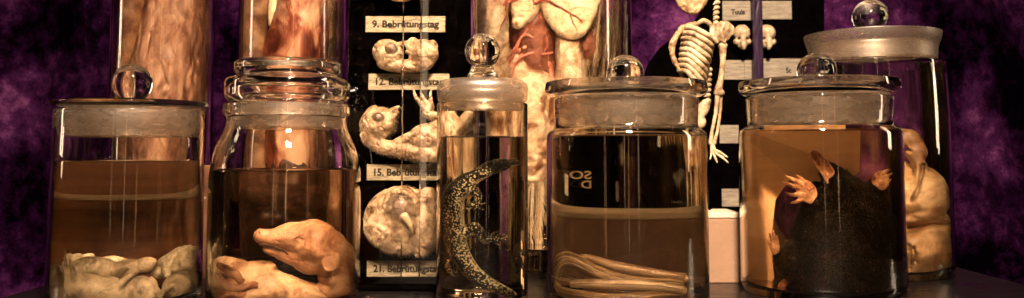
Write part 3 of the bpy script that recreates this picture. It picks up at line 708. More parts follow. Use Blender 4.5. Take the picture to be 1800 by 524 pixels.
# ---------------------------------------------------------------- skin and flesh in the tall back cylinders
M_VEIN = skin_mat('brown veined skin', [(.30, (.17, .075, .048)), (.42, (.26, .128, .085)), (.54, (.37, .205, .14)), (.68, (.46, .285, .20)), (.85, (.56, .39, .29))], 78, vein=.38, stretch=(1, 1, .42), bump=.9, bscale=260, rough=.4, dist=.0022, warp=1.2)
M_VEIN2 = skin_mat('smooth brown skin', [(.3, (.16, .07, .035)), (.5, (.34, .18, .10)), (.7, (.50, .30, .18))], 50, bump=.6, bscale=130, rough=.38, dist=.0015)
M_FAT = skin_mat('pale yellow fat', [(.3, (.70, .50, .26)), (.7, (.92, .80, .56))], 30, bump=.3, bscale=150, rough=.35)
Aa = Fr(JA)
me = fuse([Aa.t([(306, -120, 0), (312, -40, -4), (303, 40, -4), (291, 110, 0), (288, 180, 0), (290, 260, 0), (300, 420, 4)], [58, 62, 72, 80, 78, 66, 50]),
           Aa.t([(338, 120, -20), (334, 170, -26), (330, 230, -20)], [20, 22, 18]), Aa.t([(288, 130, -30), (276, 160, -34), (272, 210, -30)], [18, 14, 12])], .0014, 4, wr(.0013, 60, 190, (1, 1, .4), 61))
skA = tag(link('skin_specimen', Aa.sq(me), M_VEIN), 'brown veined skin limb filling the tall jar at far left', 'animal specimen')
body('skin_flap', None, None, Aa, [Aa.t([(218, -120, 6), (224, -30, -10), (217, 40, -22), (208, 110, -24), (206, 180, -16), (214, 400, 4)], [28, 27, 24, 17, 14, 18])], M_VEIN2, vox=.0014, amp=.0006, seed=62, parent=skA, st=(1, 1, .4), s1=60)
body('fat_strip', None, None, Aa, [Aa.t([(250, -40, 8), (244, 10, 2), (240, 36, -2), (232, 60, 0)], [13, 12, 10, 3])], M_FAT, vox=.0012, amp=.0004, seed=63, parent=skA)
# B
def flesh_mat():
    m, nt, o = mat('flesh with dried blood patches'); p = N(nt, 'BsdfPrincipled'); tc = N(nt, 'TexCoord')
    mp = N(nt, 'Mapping'); mp.inputs['Scale'].default_value = (1, 1, .5); nt.links.new(tc.outputs['Object'], mp.inputs[0])
    a = N(nt, 'TexNoise'); a.inputs['Scale'].default_value = 42; a.inputs['Detail'].default_value = 7; a.inputs['Roughness'].default_value = .6; a.inputs['Distortion'].default_value = 1.0
    b = N(nt, 'TexNoise'); b.inputs['Scale'].default_value = 14; b.inputs['Detail'].default_value = 2
    nt.links.new(mp.outputs[0], a.inputs['Vector']); nt.links.new(mp.outputs[0], b.inputs['Vector'])
    s = N(nt, 'Math', operation='MULTIPLY_ADD'); nt.links.new(b.outputs[0], s.inputs[0]); s.inputs[1].default_value = .8; nt.links.new(a.outputs[0], s.inputs[2])
    nt.links.new(ramp(nt, s.outputs[0], [(.74, (.07, .015, .009)), (.83, (.24, .06, .03)), (.90, (.46, .22, .13)), (1.0, (.64, .42, .28))]), p.inputs['Base Color'])
    p.inputs['Roughness'].default_value = .35
    b2 = N(nt, 'TexNoise'); b2.inputs['Scale'].default_value = 260; b2.inputs['Detail'].default_value = 4; nt.links.new(mp.outputs[0], b2.inputs['Vector'])
    bp = N(nt, 'Bump'); bp.inputs['Strength'].default_value = .5; bp.inputs['Distance'].default_value = .0015
    nt.links.new(b2.outputs[0], bp.inputs['Height']); nt.links.new(bp.outputs[0], p.inputs['Normal']); nt.links.new(p.outputs[0], o.inputs[0]); return m
M_LOW = skin_mat('flesh darkened for falloff', [(.3, (.035, .014, .008)), (.7, (.12, .055, .03))], 40, rough=.4)  # darker colour stands in for light falling off down the specimen
Bb = Fr(JB)
me = fuse([Bb.t([(545, -120, -6), (535, -40, -12), (530, 20, -16), (524, 70, -14), (516, 130, -6), (512, 220, 0), (512, 290, 0)], [50, 50, 50, 54, 58, 56, 52]),
           Bb.t([(494, 20, -20), (484, 60, -22), (474, 100, -20), (468, 170, -16)], [14, 18, 20, 22])], .0014, 4, wr(.0014, 60, 180, (1, 1, .6), 71))
flB = tag(link('flesh_specimen', Bb.sq(me), flesh_mat()), 'pale flesh with red brown blotches hanging in the tall jar', 'animal specimen')
body('skin_flap', None, None, Bb, [Bb.t([(446, -120, 8), (448, -30, 4), (444, 40, 0), (446, 100, 0), (448, 200, 4), (450, 400, 6)], [24, 25, 22, 24, 24, 22])], M_VEIN2, vox=.0014, amp=.0012, seed=72, parent=flB, s1=70)
body('fat_strip', None, None, Bb, [Bb.t([(484, -60, 0), (478, -10, -4), (474, 20, -8), (470, 46, -6)], [12, 10, 9, 3])], M_FAT, vox=.0012, amp=.0003, seed=73, parent=flB)
body('shaded_lower_flesh', None, None, Bb, [Bb.t([(512, 292, -2), (508, 340, 0), (510, 430, 4)], [51, 48, 40])], M_LOW, vox=.0016, amp=.001, seed=75, parent=flB)
body('dark_flesh', None, None, Bb, [Bb.t([(572, -60, 34), (576, 20, 34), (572, 90, 34), (566, 200, 32), (560, 330, 30)], [30, 32, 30, 28, 26])], M_DARK, vox=.0014, amp=.0004, seed=74, parent=flB)
# ---------------------------------------------------------------- dissected bird
M_CREAM = skin_mat('cream bird flesh', [(.28, (.24, .11, .05)), (.40, (.50, .30, .17)), (.55, (.72, .54, .36)), (.8, (.86, .72, .54))], 38, vein=.5, bump=.7, bscale=200, rough=.45, dist=.0018, warp=1.0)
M_LOBE = skin_mat('pale speckled lobe', [(.28, (.50, .30, .15)), (.4, (.76, .56, .36)), (.65, (.88, .72, .50))], 110, bump=.5, bscale=260, rough=.4, dist=.0012)
M_RED = skin_mat('red injected vessel', [(.3, (.34, .065, .045)), (.7, (.56, .19, .13))], 60, bump=.2, rough=.3)
M_PINK = skin_mat('pink stained flesh', [(.3, (.42, .12, .08)), (.55, (.70, .32, .22)), (.8, (.84, .54, .38))], 50, bump=.5, bscale=200, rough=.4)
M_FEA = skin_mat('wet brown feather', [(.3, (.10, .055, .025)), (.55, (.32, .20, .10)), (.8, (.60, .44, .26))], 40, stretch=(3, 3, .2), bump=.5, bscale=500, rough=.5)
M_FEAW = skin_mat('wet pale feather', [(.3, (.42, .30, .17)), (.6, (.68, .54, .36)), (.85, (.84, .74, .56))], 40, stretch=(3, 3, .2), bump=.3, bscale=500, rough=.5)
M_CAV = skin_mat('dark red cavity', [(.3, (.09, .02, .012)), (.7, (.26, .09, .05))], 40, rough=.4)
H = Fr(JD)
birdo = body('dissected_bird', 'dissected pale bird with red vessels and trailing feathers in the widest jar', 'bird', H,
     [H.t([(858, -120, 0), (860, -20, -6), (856, 60, -8), (862, 130, -6), (876, 220, 0), (886, 330, 6)], [38, 36, 38, 36, 28, 18]),
      H.e((905, 130, 6), (60, 40, 30), 0), H.t([(1000, 60, 10), (1002, 110, -10), (1004, 160, -10), (998, 230, 0), (985, 300, 6)], [26, 24, 30, 28, 20]),
      H.t([(930, 170, 4), (935, 230, 2), (940, 300, 6)], [52, 44, 28])], M_CREAM, vox=.0016, amp=.0018, seed=81, s1=60, s2=200)
body('cavity', None, None, H, [H.t([(935, -60, 22), (936, 40, 20), (938, 110, 18), (950, 150, 16)], [52, 48, 44, 34]), H.t([(1010, -40, 24), (1030, 90, 24)], [36, 30])], M_CAV, vox=.002, amp=.0018, seed=82, parent=birdo)
body('lobe', None, None, H, [H.e((922, 14, -26), (27, 34, 16), -22), H.e((910, 42, -28), (14, 12, 12), 10)], M_LOBE, vox=.0011, amp=.0009, seed=83, parent=birdo)
body('lobe', None, None, H, [H.e((998, 10, -30), (48, 64, 18), 22), H.e((1018, 0, -26), (42, 58, 20), -5), H.e((974, -10, -28), (32, 40, 16), 0)], M_LOBE, vox=.0011, amp=.0006, seed=84, parent=birdo)
body('flesh_fold', None, None, H, [H.t([(922, 88, -8), (915, 110, -10), (900, 140, -10)], [9, 11, 12]), H.t([(948, 90, -4), (962, 120, -6), (968, 150, -4)], [9, 10, 10]), H.t([(905, 95, -14), (930, 84, -18), (944, 80, -16)], [5, 6, 4])], M_PINK, vox=.0011, amp=.001, seed=85, parent=birdo)
def vess(P, R):
    A_, R_ = catmull([H(p[0], p[1], -(p[2] if len(p) > 2 else 36)) for p in P], [r*.78*H.k for r in R], 7)
    for i in range(1, len(A_)-1): A_[i] = A_[i] + Vector((nz(A_[i], 200, 5), 0, nz(A_[i], 200, 9)))*.0009
    return tube(A_, R_, 10)
vm = [vess([(934, -10), (936, 16), (932, 40, 26), (938, 70, 20), (938, 110, 18), (942, 150, 16)], [5, 4.5, 5, 6, 5, 4]),
      vess([(938, 70, 24), (918, 66, 24), (900, 100, 26), (884, 130, 28)], [4, 3, 3, 2]), vess([(936, 14), (905, 2), (880, 8), (862, 20, 34), (842, 34, 30)], [4, 4, 4, 2.6, 1.2]),
      vess([(936, 12), (960, 2, 48), (985, 14, 50), (1008, 26, 50), (1030, 40, 46)], [3.4, 2.4, 2, 1.6, .8]), vess([(938, 98, 20), (958, 100, 22), (972, 96, 20)], [3.4, 2.6, 1.6]),
      vess([(938, 96, 24), (916, 104, 26), (902, 118, 26), (898, 134, 26)], [4.4, 4, 3, 2]), vess([(930, 50, 24), (912, 72, 26), (896, 96, 26), (872, 122, 40)], [2.4, 2.2, 2, 1]), vess([(955, 100, 22), (962, 84, 22), (960, 66, 20)], [2.4, 2, 1.2]),
      vess([(888, 6, 42), (884, 30, 42), (872, 50, 42), (868, 70, 42)], [2.2, 1.8, 1.4, .6]), vess([(1006, 26, 50), (1012, 44, 50), (1020, 58, 48)], [1.4, 1.1, .6])]
link('red_vessels', H.sq(joinm(vm)), M_RED, birdo)
def feather(fr, P, w, m, seed, parent, barb=26):
    """shaft with fine barbs swept toward the tip"""
    rnd = random.Random(seed); A_, R_ = catmull([fr(*p) for p in P], [1]*len(P), 14)
    vs, fs = [], []; ms = [tube(A_, [max(.00025, .0007*(1-i/len(A_))) for i in range(len(A_))], 6)]
    for i in range(1, len(A_)-1):
        t = (A_[i+1]-A_[i-1]).normalized(); sd = t.cross(fr.v).normalized()
        wi = w*fr.k*math.sin(math.pi*min(1, (i/len(A_))*.9+.08))**.5
        for sgn in (-1, 1):
            for q in range(5):
                L = wi*rnd.uniform(.8, 2.4); d = (sd*sgn*rnd.uniform(.12, .42) + t + fr.v*rnd.uniform(-.2, .2)).normalized()
                a = A_[i]+t*rnd.uniform(0, .005); b = len(vs); n_ = t*.0003+sd*.00015
                vs += [a, a+n_, a+d*L*.6+n_*.7+t*L*.05, a+d*L+t*L*.3]; fs += [(b, b+1, b+2), (b, b+2, b+3)]
    ms.append(mesh(vs, fs)); return link('feather', fr.sq(joinm(ms)), m, parent)
rr = random.Random(4)
for i in range(11):
    x0 = 1034+i*6; feather(H, [(x0+10, -90, rr.uniform(-30, 20)), (x0+6, -10, rr.uniform(-20, 10)), (x0-2, 70, 0), (x0-14+rr.uniform(-8, 8), 170, 4), (x0-30, 270, 10)], 9, M_FEA if i % 3 else M_FEAW, 100+i, birdo)
for i, (x0, x1, y1) in enumerate([(925, 950, 400), (935, 942, 452), (945, 934, 470), (950, 946, 440), (915, 962, 380), (960, 928, 430), (975, 952, 460), (905, 940, 410), (870, 900, 440), (850, 880, 420), (890, 915, 460), (990, 980, 430), (1010, 1000, 400)]):
    feather(H, [(x0, 150, -10+i), (x0+2, 240, -12+i), (x1, 340, -10+i), (x1-2, y1, -8+i)], 11, M_FEAW if i % 3 != 1 else M_FEA, 200+i, birdo)
# ---------------------------------------------------------------- chick development panel in its glass case
def paper_mat(name, c0, c1, sc=90):
    m, nt, o = mat(name); p = N(nt, 'BsdfPrincipled'); tc = N(nt, 'TexCoord')
    mp = N(nt, 'Mapping'); mp.inputs['Rotation'].default_value = (0, math.radians(32), 0); mp.inputs['Scale'].default_value = (1, 1, 7)
    a = N(nt, 'TexNoise'); a.inputs['Scale'].default_value = sc; a.inputs['Detail'].default_value = 6; a.inputs['Roughness'].default_value = .7
    nt.links.new(tc.outputs['Object'], mp.inputs[0]); nt.links.new(mp.outputs[0], a.inputs['Vector'])
    nt.links.new(ramp(nt, a.outputs[0], [(.3, c0), (.6, c1)]), p.inputs['Base Color']); p.inputs['Roughness'].default_value = .7
    bp = N(nt, 'Bump'); bp.inputs['Strength'].default_value = .5; bp.inputs['Distance'].default_value = .0005
    nt.links.new(a.outputs[0], bp.inputs['Height']); nt.links.new(bp.outputs[0], p.inputs['Normal']); nt.links.new(p.outputs[0], o.inputs[0]); return m
M_PAPER = paper_mat('aged streaky label', (.06, .042, .022), (.36, .29, .19), 120)
M_PAPER2 = paper_mat('yellowed card', (.10, .08, .055), (.26, .22, .16), 60)
M_INK = skin_mat('dark ink', [(.3, (.012, .008, .006)), (.7, (.02, .014, .01))], 50, rough=.8, bump=0, vein=0)
M_BLACK = skin_mat('black lacquered board', [(.3, (.0006, .0005, .0005)), (.7, (.0014, .001, .001))], 60, rough=.6, bump=.02, spec=0.0)
def pbox(p0, p1, d, th, bev=.0004):
    a, b = U(p0[0], p1[1], d), U(p1[0], p0[1], d)
    return boxm(a.x, b.x, d, d+th, a.z, b.z, bev)
D2 = .665
bd = link('display_board', boxm(U(614,0,D2).x, U(828,0,D2).x, D2, D2+.004, .0044, U(614,-60,D2).z, .0004), M_BLACK, smooth=False)
tag(bd, 'narrow black board carrying chick embryos and paper labels', 'board')
case = empty('glass_case', U(720, 512, D2), 'clear glass case standing round the black chick embryo board', 'glass case')
G_PANE = glass_mat('clear pane glass', 1.45, (1, .99, .96))
link('front_pane', pbox((607, -62), (836, 508), D2-.026, .0022), G_PANE, case, smooth=False)
for xp in (606, 829):
    a = U(xp, 508, D2-.024); b = U(xp+5, -62, D2-.024); link('side_pane', boxm(a.x, a.x+.0024, D2-.0235, D2+.010, max(a.z, .0046), b.z, .0004), G_PANE, case, smooth=False)
a = U(606, 508, D2-.026); b = U(838, 508, D2); link('base', boxm(a.x-.002, b.x+.003, D2-.031, D2+.014, .0005, .0042, .0012), M_BLACK, case, smooth=False)
for xp in (705, 737):
    p = U(xp, 512, D2-.0195); q = U(xp, -60, D2-.0195); link('streak_rod', joinm([tube([Vector((p.x, p.y, .0046)), Vector((p.x, q.y, q.z))], [.0005, .0005], 12)]), G_PANE, case)  # thin rods put in to draw the double upright streak on the case
DL = D2-.0012
for lab, (x0, y0, x1, y1), s in (('9', (643, 29, 783, 57), '9. Bebrütungstag'), ('12', (648, 130, 790, 158), '12. Bebrütungstag'), ('15', (645, 289, 785, 317), '15. Bebrütungstag'), ('21', (645, 458, 786, 486), '21. Bebrütungstag')):
    a, b = U(x0, y1, DL), U(x1, y0, DL); h = math.radians({'9': .6, '12': -.4, '15': .8, '21': .3}[lab])
    o = link('paper_label', boxm(a.x, b.x, DL-.0006, DL, a.z, b.z, .0002), M_PAPER, smooth=False)
    tag(o, {'9': 'streaky paper label just above the small curled embryo', '12': 'streaky paper label between the curled embryo and the embryo with raised claws', '15': 'streaky paper label directly above the round tucked-in chick', '21': 'lowest streaky paper label, below the round tucked-in chick'}[lab], 'label', 'labels on the chick board')
    me = text_mesh(s, .0083, .00028, .00008); xs = [v.co.x for v in me.vertices]; w = (b.x-a.x)*.84/(max(xs)-min(xs))
    for v in me.vertices: v.co = Vector(((a.x+b.x)/2 + v.co.x*w, DL-.0008-v.co.z*.5, (a.z+b.z)/2 + v.co.y*.92-.0002))
    link('lettering', me, M_INK, o, smooth=False)
M_CH = skin_mat('downy cream chick skin', [(.28, (.12, .06, .03)), (.42, (.27, .165, .09)), (.58, (.42, .29, .175)), (.8, (.60, .46, .31))], 70, vein=.16, bump=.7, bscale=420, rough=.5, dist=.0014, warp=1.6)
M_BEAK = skin_mat('horn beak', [(.3, (.28, .18, .09)), (.7, (.48, .34, .18))], 50, rough=.4, vein=0)
M_EYE = skin_mat('dark embryo eye', [(.3, (.10, .06, .04)), (.7, (.24, .16, .10))], 120, rough=.35)
class Pl:
    """plain frame at depth d"""
    def __init__(s, d): s.d = d; s.k = d/F; s.u = Vector((1, 0, 0)); s.v = Vector((0, 1, 0)); s.th = 0
    def __call__(s, px, py, dep=0): return U(px, py, s.d) + Vector((0, dep*s.k, 0))
    e = lambda s, a, r, rot=0: ('e', s(*a), (r[0]*s.k, r[2]*s.k, r[1]*s.k), (0, -math.radians(rot), 0))
    t = lambda s, P, R, n=6: ('t', *catmull([s(*p) for p in P], [r*s.k for r in R], n))
    def sq(s, me, **k): return me
K = Pl(D2-.009)
GC = 'chick embryos on the black board'
e0 = body('chick_embryo', 'lowest tip of the smallest embryo cut off by the top edge', 'embryo', K, [K.e((705, -14, 0), (30, 18, 14)), K.t([(690, -6, 0), (712, -4, -2), (730, -8, 0)], [7, 7, 5])], M_CH, vox=.0009, amp=.0006, seed=90, group=GC)
e1 = body('chick_embryo', 'small curled embryo between the 9. and 12. Bebrütungstag labels', 'embryo', K,
     [K.e((682, 93, 0), (28, 24, 18), -20), K.t([(700, 80, -4), (712, 76, -4), (720, 74, -2)], [6, 4, 2.4]), K.t([(676, 108, 2), (700, 116, 2), (728, 116, 2), (748, 108, 0)], [15, 13, 13, 16]), K.e((745, 94, 0), (27, 26, 17), 10),
      K.t([(732, 78, -2), (726, 72, -4), (718, 80, -6), (722, 88, -6)], [7, 6, 5, 4]), K.e((760, 82, 2), (10, 13, 10), 0), K.t([(716, 92, -4), (722, 96, -6), (720, 106, -6)], [3.5, 3, 2])], M_CH, vox=.0007, amp=.0005, seed=91, group=GC, sm=3)
body('eye', None, None, K, [K.e((688, 88, -11), (14, 13, 9))], M_EYE, vox=.0006, amp=.0002, parent=e1)
e2 = body('chick_embryo', 'larger embryo with open beak and raised claws above the 15. Bebrütungstag label', 'embryo', K,
     [K.e((664, 217, 0), (32, 29, 22), 25), K.t([(650, 200, 2), (655, 190, 2), (660, 187, 2)], [9, 5, 3]), K.t([(680, 204, -4), (692, 194, -6), (702, 188, -6)], [10, 5, 2.4]), K.t([(684, 214, -4), (694, 204, -6), (701, 196, -6)], [8, 3.6, 2]),
      K.t([(650, 238, 0), (668, 256, 0), (700, 262, 0), (735, 268, 0), (765, 272, 0)], [16, 13, 13, 15, 14]), K.e((748, 243, 2), (36, 26, 18), 20), K.e((775, 238, 2), (30, 30, 20), 30), K.t([(770, 262, 0), (800, 240, 0), (822, 218, 0), (820, 205, 0)], [14, 16, 12, 7]),
      K.t([(700, 250, -4), (720, 240, -8), (738, 232, -8)], [8, 7, 5]), K.t([(760, 205, -6), (752, 192, -8), (745, 182, -8)], [7, 8, 6])], M_CH, vox=.0008, amp=.0007, seed=92, group=GC, sm=4, s1=120)
body('claw', None, None, K, [K.t([(752, 196, -10), (740, 182, -12), (732, 170, -14), (729, 160, -14)], [6, 4, 3.2, 2]), K.t([(756, 192, -10), (748, 178, -12), (742, 166, -14)], [5, 3.6, 2]), K.t([(760, 190, -8), (758, 178, -10), (758, 164, -10), (761, 156, -10)], [5, 4, 3, 2]), K.t([(750, 200, -8), (770, 204, -6), (784, 206, -4)], [7, 7, 6])], M_CH, vox=.0007, amp=.0003, parent=e2, sm=2)
body('eye', None, None, K, [K.e((668, 208, -16), (13, 10, 8), -10)], M_EYE, vox=.0006, amp=.0002, parent=e2)
e3 = body('chick_embryo', 'round fully curled chick with head tucked above the 21. Bebrütungstag label', 'embryo', K,
     [K.e((705, 387, 2), (66, 60, 30), 0), K.e((708, 358, -20), (33, 30, 20), -25), K.t([(716, 374, -24), (725, 390, -30), (729, 404, -32)], [15, 8, 3]), K.t([(752, 345, -2), (768, 375, -2), (766, 410, 0), (740, 436, 0)], [16, 17, 16, 14]), K.e((672, 402, -14), (32, 26, 18), -35)], M_CH, vox=.0009, amp=.0006, seed=93, group=GC, sm=5, s1=110)
body('eye', None, None, K, [K.e((708, 362, -37), (12, 14, 6), -20)], M_EYE, vox=.0006, amp=.0002, parent=e3)
body('beak', None, None, K, [K.t([(716, 378, -36), (725, 392, -36), (729, 405, -34)], [8, 5, 2])], M_BEAK, vox=.0006, amp=.0001, parent=e3)
for o_, n_ in ((e2, 5000), (e3, 12000)):
    f_ = blades(o_.data, n_, .0022, .00004, (.9, -.1, -.9), 11, .35); link('down', f_, M_CH, o_)
# ---------------------------------------------------------------- skeleton on its block
M_BONE = skin_mat('old bone', [(.28, (.14, .085, .04)), (.42, (.32, .23, .13)), (.7, (.52, .42, .27))], 70, bump=.6, bscale=350, rough=.5, dist=.001)
M_BONED = skin_mat('brown dried tissue', [(.3, (.16, .09, .04)), (.6, (.40, .26, .13)), (.8, (.56, .40, .22))], 60, bump=.7, bscale=300, rough=.5)
Q = Pl(.70)
sk = empty('bird_skeleton', Q(1250, 378), 'cream bird skeleton with slanting ribs standing above the tan block', 'skeleton')
def pt(name, prims, m, vox=.0009, amp=.0003, seed=0, sm=2): return body(name, None, None, Q, prims, m, vox=vox, amp=amp, seed=seed, parent=sk, sm=sm)
for i in range(9):
    y0 = 52+i*9.5; x0 = 1207-i*1.2; L = 48-i*1.5; yl = 20+i*1.5
    pt('rib', [Q.t([(x0-4, y0-4, 2), (x0+6, y0, -22), (x0+L*.5, y0+yl*.5, -28), (x0+L*.85, y0+yl*.9, -18), (x0+L, y0+yl+4, 0)], [4.2, 4.8, 5.2, 4.8, 3.8])], M_BONE, seed=i, vox=.0008)
for i in range(5):
    y0 = 62+i*17; pt('rib', [Q.t([(1200, y0, 8), (1206, y0+6, 30), (1228, y0+16, 32), (1250, y0+24, 10)], [3, 3.2, 3.2, 3])], M_BONED, seed=20+i)
pt('breastbone', [Q.t([(1222, 44, 0), (1200, 50, 0), (1187, 66, 0), (1181, 84, 0), (1186, 108, 0), (1198, 130, 0)], [6, 6, 6, 5.5, 5, 4]), Q.t([(1198, 128, 0), (1202, 150, 2), (1203, 170, 4)], [3, 2.6, 2.2])], M_BONED, amp=.0011, seed=31)
pt('collarbone', [Q.t([(1222, 46, -6), (1234, 38, -10), (1246, 44, -10), (1250, 56, -8)], [4, 4.5, 4.5, 4])], M_BONE, seed=33)
pt('shoulder_blade', [Q.e((1266, 58, -16), (17, 19, 6), 0), Q.t([(1250, 50, -18), (1247, 64, -20), (1256, 76, -20)], [4.5, 5, 4]), Q.t([(1268, 44, -20), (1262, 58, -23), (1268, 76, -20)], [3.4, 3.2, 4]), Q.t([(1272, 42, -14), (1284, 50, -12), (1283, 62, -12)], [4, 4, 4])], M_BONE, amp=.0007, seed=34)
pt('upper_leg_bone', [Q.e((1267, 82, -14), (9, 6, 7)), Q.t([(1267, 84, -14), (1267, 110, -14), (1264, 140, -12), (1260, 158, -10)], [7, 5, 5, 7]), Q.e((1262, 164, -10), (10, 7, 8))], M_BONE, seed=35)
pt('lower_leg_bone', [Q.t([(1259, 168, -10), (1256, 200, -8), (1250, 232, -6), (1248, 252, -6)], [5, 3.6, 3.4, 4.5])], M_BONE, seed=36)
pt('lower_leg_bone', [Q.t([(1265, 168, -8), (1264, 200, -6), (1259, 232, -6), (1254, 252, -6)], [4, 3, 3, 4])], M_BONE, seed=37)
for P in ([(1250, 254, -6), (1248, 268, -12), (1244, 280, -18)], [(1252, 256, -6), (1256, 270, -14), (1264, 276, -20), (1274, 286, -24)], [(1250, 256, -6), (1253, 272, -10), (1257, 286, -16)], [(1250, 262, -8), (1262, 268, -16), (1273, 276, -22)]):
    pt('toe_bone', [Q.t(P, [3.6]+[2.8]*(len(P)-2)+[1.6])], M_BONE, seed=int(P[-1][0]))
for i in range(8):
    y0 = 122+i*9; pt('vertebra', [Q.e((1249-i*.6, y0, 4), (5, 4.2, 5)), Q.t([(1249-i*.6, y0, 4), (1242-i*.6, y0+3, 6)], [2.4, 1.6])], M_BONE, seed=50+i, amp=.0002)
for i in range(7):
    y0 = -14+i*9; pt('vertebra', [Q.e((1262-i*.5, y0, 2), (6, 4.4, 6)), Q.t([(1262, y0, 2), (1254, y0+4, 0)], [3, 1.8])], M_BONE, seed=70+i, amp=.0003)
pt('knee_bone', [Q.e((1238, 190, 6), (11, 17, 9), -20), Q.e((1233, 214, 8), (10, 13, 8), 10), Q.t([(1246, 178, 2), (1236, 196, 4), (1228, 225, 8)], [5, 6, 5])], M_BONE, seed=81)
pt('lower_leg_bone', [Q.t([(1228, 222, 12), (1222, 270, 14), (1214, 320, 14)], [5, 3.4, 3.6])], M_BONE, seed=82)
for P in ([(1214, 318, 14), (1206, 340, 8), (1204, 356, 4)], [(1214, 318, 14), (1216, 340, 8), (1220, 354, 4)]): pt('toe_bone', [Q.t(P, [3.4, 2.8, 1.4])], M_BONE, seed=int(P[-1][0])+1)
me_ = [Q.t([(1190, -40, 4), (1196, 0, 0), (1216, 20, -2), (1236, 2, 0), (1244, -30, 2)], [9, 9, 7, 7, 8]), Q.e((1216, -6, 4), (24, 22, 3))]
pt('skull', me_, M_BONED, amp=.0008, seed=90)
rod = tube([Q(1250, 382, 14), Q(1251, 330, 14), Q(1252, 200, 14), Q(1258, 90, 8), Q(1262, -40, 8)], [.0016]*5, 12); link('support_rod', rod, M_BLACK, sk)
M_BLK = skin_mat('tan plaster block', [(.3, (.21, .125, .075)), (.7, (.28, .17, .105))], 16, vein=0, bump=.25, bscale=700, rough=.7, dist=.0005)
M_BLKT = skin_mat('pale plaster', [(.3, (.42, .34, .24)), (.7, (.55, .46, .34))], 30, vein=0, bump=.3, bscale=400, rough=.6)
a, b = U(1035, 496, .675), U(1303, 384, .675)
bl = link('plinth', boxm(a.x, b.x, .675, .72, .0, b.z, .0008), M_BLK, smooth=False); tag(bl, 'tan block under the bird skeleton between the two wide jars', 'plinth')
link('top_slab', boxm(a.x-.0005, b.x+.0005, .6743, .7207, b.z+.0002, b.z+.0045, .0008), M_BLKT, bl, smooth=False)
# ---------------------------------------------------------------- black board with small skulls
DB = .90
P_ = [(1449, -60), (1449, 512), (765, 512), (765, 152), (1128, 146), (1140, 112), (1160, 84), (1188, 62), (1216, 44), (1240, 10), (1250, -60)]
pts = [U(x, y, DB) for x, y in P_]; n_ = len(pts)
me = mesh(pts+[p+Vector((0, .006, 0)) for p in pts], [tuple(range(n_)), tuple(range(2*n_-1, n_-1, -1))]+[(i, i+n_, (i+1) % n_+n_, (i+1) % n_) for i in range(n_)])
b2 = link('display_board', me, M_BLACK, smooth=False); tag(b2, 'wide black board with small skulls and cards behind the skeleton', 'board')
DC = DB-.0012
for (x0, y0, x1, y1), s, lab, tx in (((1270, 2, 1324, 36), 'Tuula', 'card reading Tuula at the top of the skull board', .5), ((1340, 2, 1391, 34), '', 'hatched blank card at the top right of the skull board', .5),
        ((1272, 106, 1308, 140), '', 'blank card on the skull board below the left skull', .5), ((1309, 106, 1338, 140), '', 'blank card squeezed between two cards under the left skull', .5), ((1340, 103, 1428, 140), 'Sc', 'wide card reading Sc behind the mole jar knob', .52),
        ((1265, 220, 1298, 252), '', 'small blank card just above the bird skeleton foot', .5), ((1269, 332, 1298, 363), '', 'small blank card just above the tan block', .5)):
    a, b = U(x0, y1, DC), U(x1, y0, DC); o = link('paper_card', boxm(a.x, b.x, DC-.0007, DC, a.z, b.z, .0002), M_PAPER2, smooth=False)
    tag(o, lab, 'card', 'cards on the skull board')
    if s:
        me = text_mesh(s, .0078, .0003, .00008)
        for v in me.vertices: v.co = Vector((a.x+(b.x-a.x)*tx+v.co.x*.85, DC-.0009-v.co.z*.5, a.z+(b.z-a.z)*.42+v.co.y))
        link('lettering', me, M_INK, o, smooth=False)
K2 = Pl(DB-.012)
for cx_, lab in ((1304, 'small front-facing skull under the Tuula card'), (1348, 'small front-facing skull partly covered by the dark purple strip')):
    s_ = body('small_skull', lab, 'skull', K2, [K2.e((cx_, 58, 0), (15, 15, 13)), K2.t([(cx_, 66, -8), (cx_, 80, -12), (cx_, 86, -12)], [6, 5, 4]), K2.e((cx_-10, 74, -3), (6, 6, 7)), K2.e((cx_+10, 74, -3), (6, 6, 7)), K2.e((cx_, 80, -2), (9, 7, 8))], M_BONE, vox=.0009, amp=.0004, seed=cx_, group='skulls on the board', sm=2)
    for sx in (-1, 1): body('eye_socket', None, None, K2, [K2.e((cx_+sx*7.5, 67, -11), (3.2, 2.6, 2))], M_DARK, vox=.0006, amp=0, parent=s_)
a, b = U(1325, 140, .88), U(1338, -60, .88)  # solid strip built in place of a purple reflection
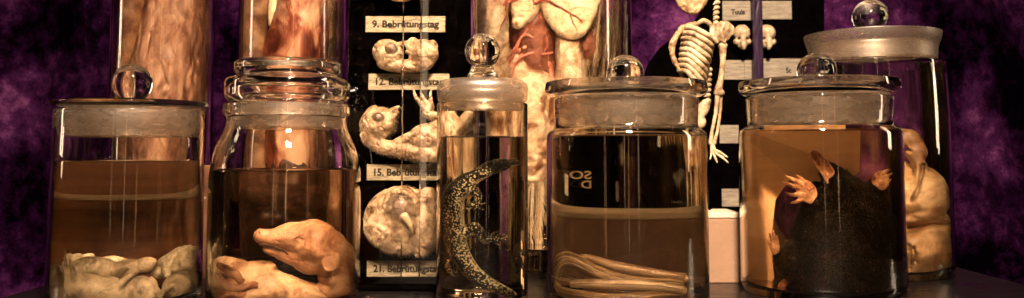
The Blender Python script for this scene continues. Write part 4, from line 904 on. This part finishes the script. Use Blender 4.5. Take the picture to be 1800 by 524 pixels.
M_PUR = skin_mat('dark purple reflection colour', [(.3, (.008, .002, .011)), (.7, (.022, .006, .03))], 30, rough=.35, stretch=(1, 1, .2))
tag(link('reflection_strip', boxm(a.x, b.x, .878, .884, a.z-.1, b.z, .001), M_PUR, smooth=False), 'dark purple upright strip standing in for a reflection before the skull board', 'strip')
# ---------------------------------------------------------------- blocks hidden behind the front jars, seen only through their liquid
M_WOOD = skin_mat('brown varnished wood', [(.25, (.05, .02, .01)), (.45, (.16, .07, .038)), (.7, (.24, .12, .065))], 16, vein=0, stretch=(.8, 1, 2.2), bump=.4, bscale=60, rough=.4)
def hidden(name, lab, cat, p0, p1, d, m, dep=.05):
    a, b = U(p0[0], p1[1], d), U(p1[0], p0[1], d)
    return tag(link(name, boxm(a.x, b.x, d, d+dep, 0, b.z, .001), m, smooth=False), lab, cat)
wb = hidden('wooden_box', 'brown wooden box seen through the liquid of the leftmost jar', 'box', (112, 292), (343, 500), .668, M_WOOD, .04)
a, b = U(110, 500, .646), U(345, 354, .646)
link('lower_step', boxm(a.x, b.x, .646, .6675, .0004, b.z, .0012), M_WOOD, wb, smooth=False)
link('step_edge', boxm(a.x, b.x, .6455, .6675, b.z+.0003, b.z+.0022, .0008), M_BLKT, wb, smooth=False)
M_ORC = skin_mat('tan cardboard', [(.3, (.44, .24, .11)), (.6, (.58, .36, .19))], 10, vein=0, bump=.06, bscale=200, rough=.6, stretch=(.5, 1, 3))
cp = [(1306, 224), (1506, 224), (1502, 300), (1470, 332), (1420, 330), (1392, 312), (1368, 350), (1360, 420), (1366, 520), (1314, 520), (1308, 400)]
cq = [E5(x, y, 62 + 10*math.cos((x-1400)/60)) for x, y in cp]; n_ = len(cq)  # card put in to make the orange backlight around the mole
cm_ = mesh(cq+[p+E5.v*.0012 for p in cq], [tuple(range(n_)), tuple(range(2*n_-1, n_-1, -1))]+[(i, i+n_, (i+1) % n_+n_, (i+1) % n_) for i in range(n_)])
tag(link('added_backing_card', E5.sq(cm_, kv=.8), M_ORC, smooth=False), 'orange tan card added behind the mole to give its jar an orange backlight', 'card')
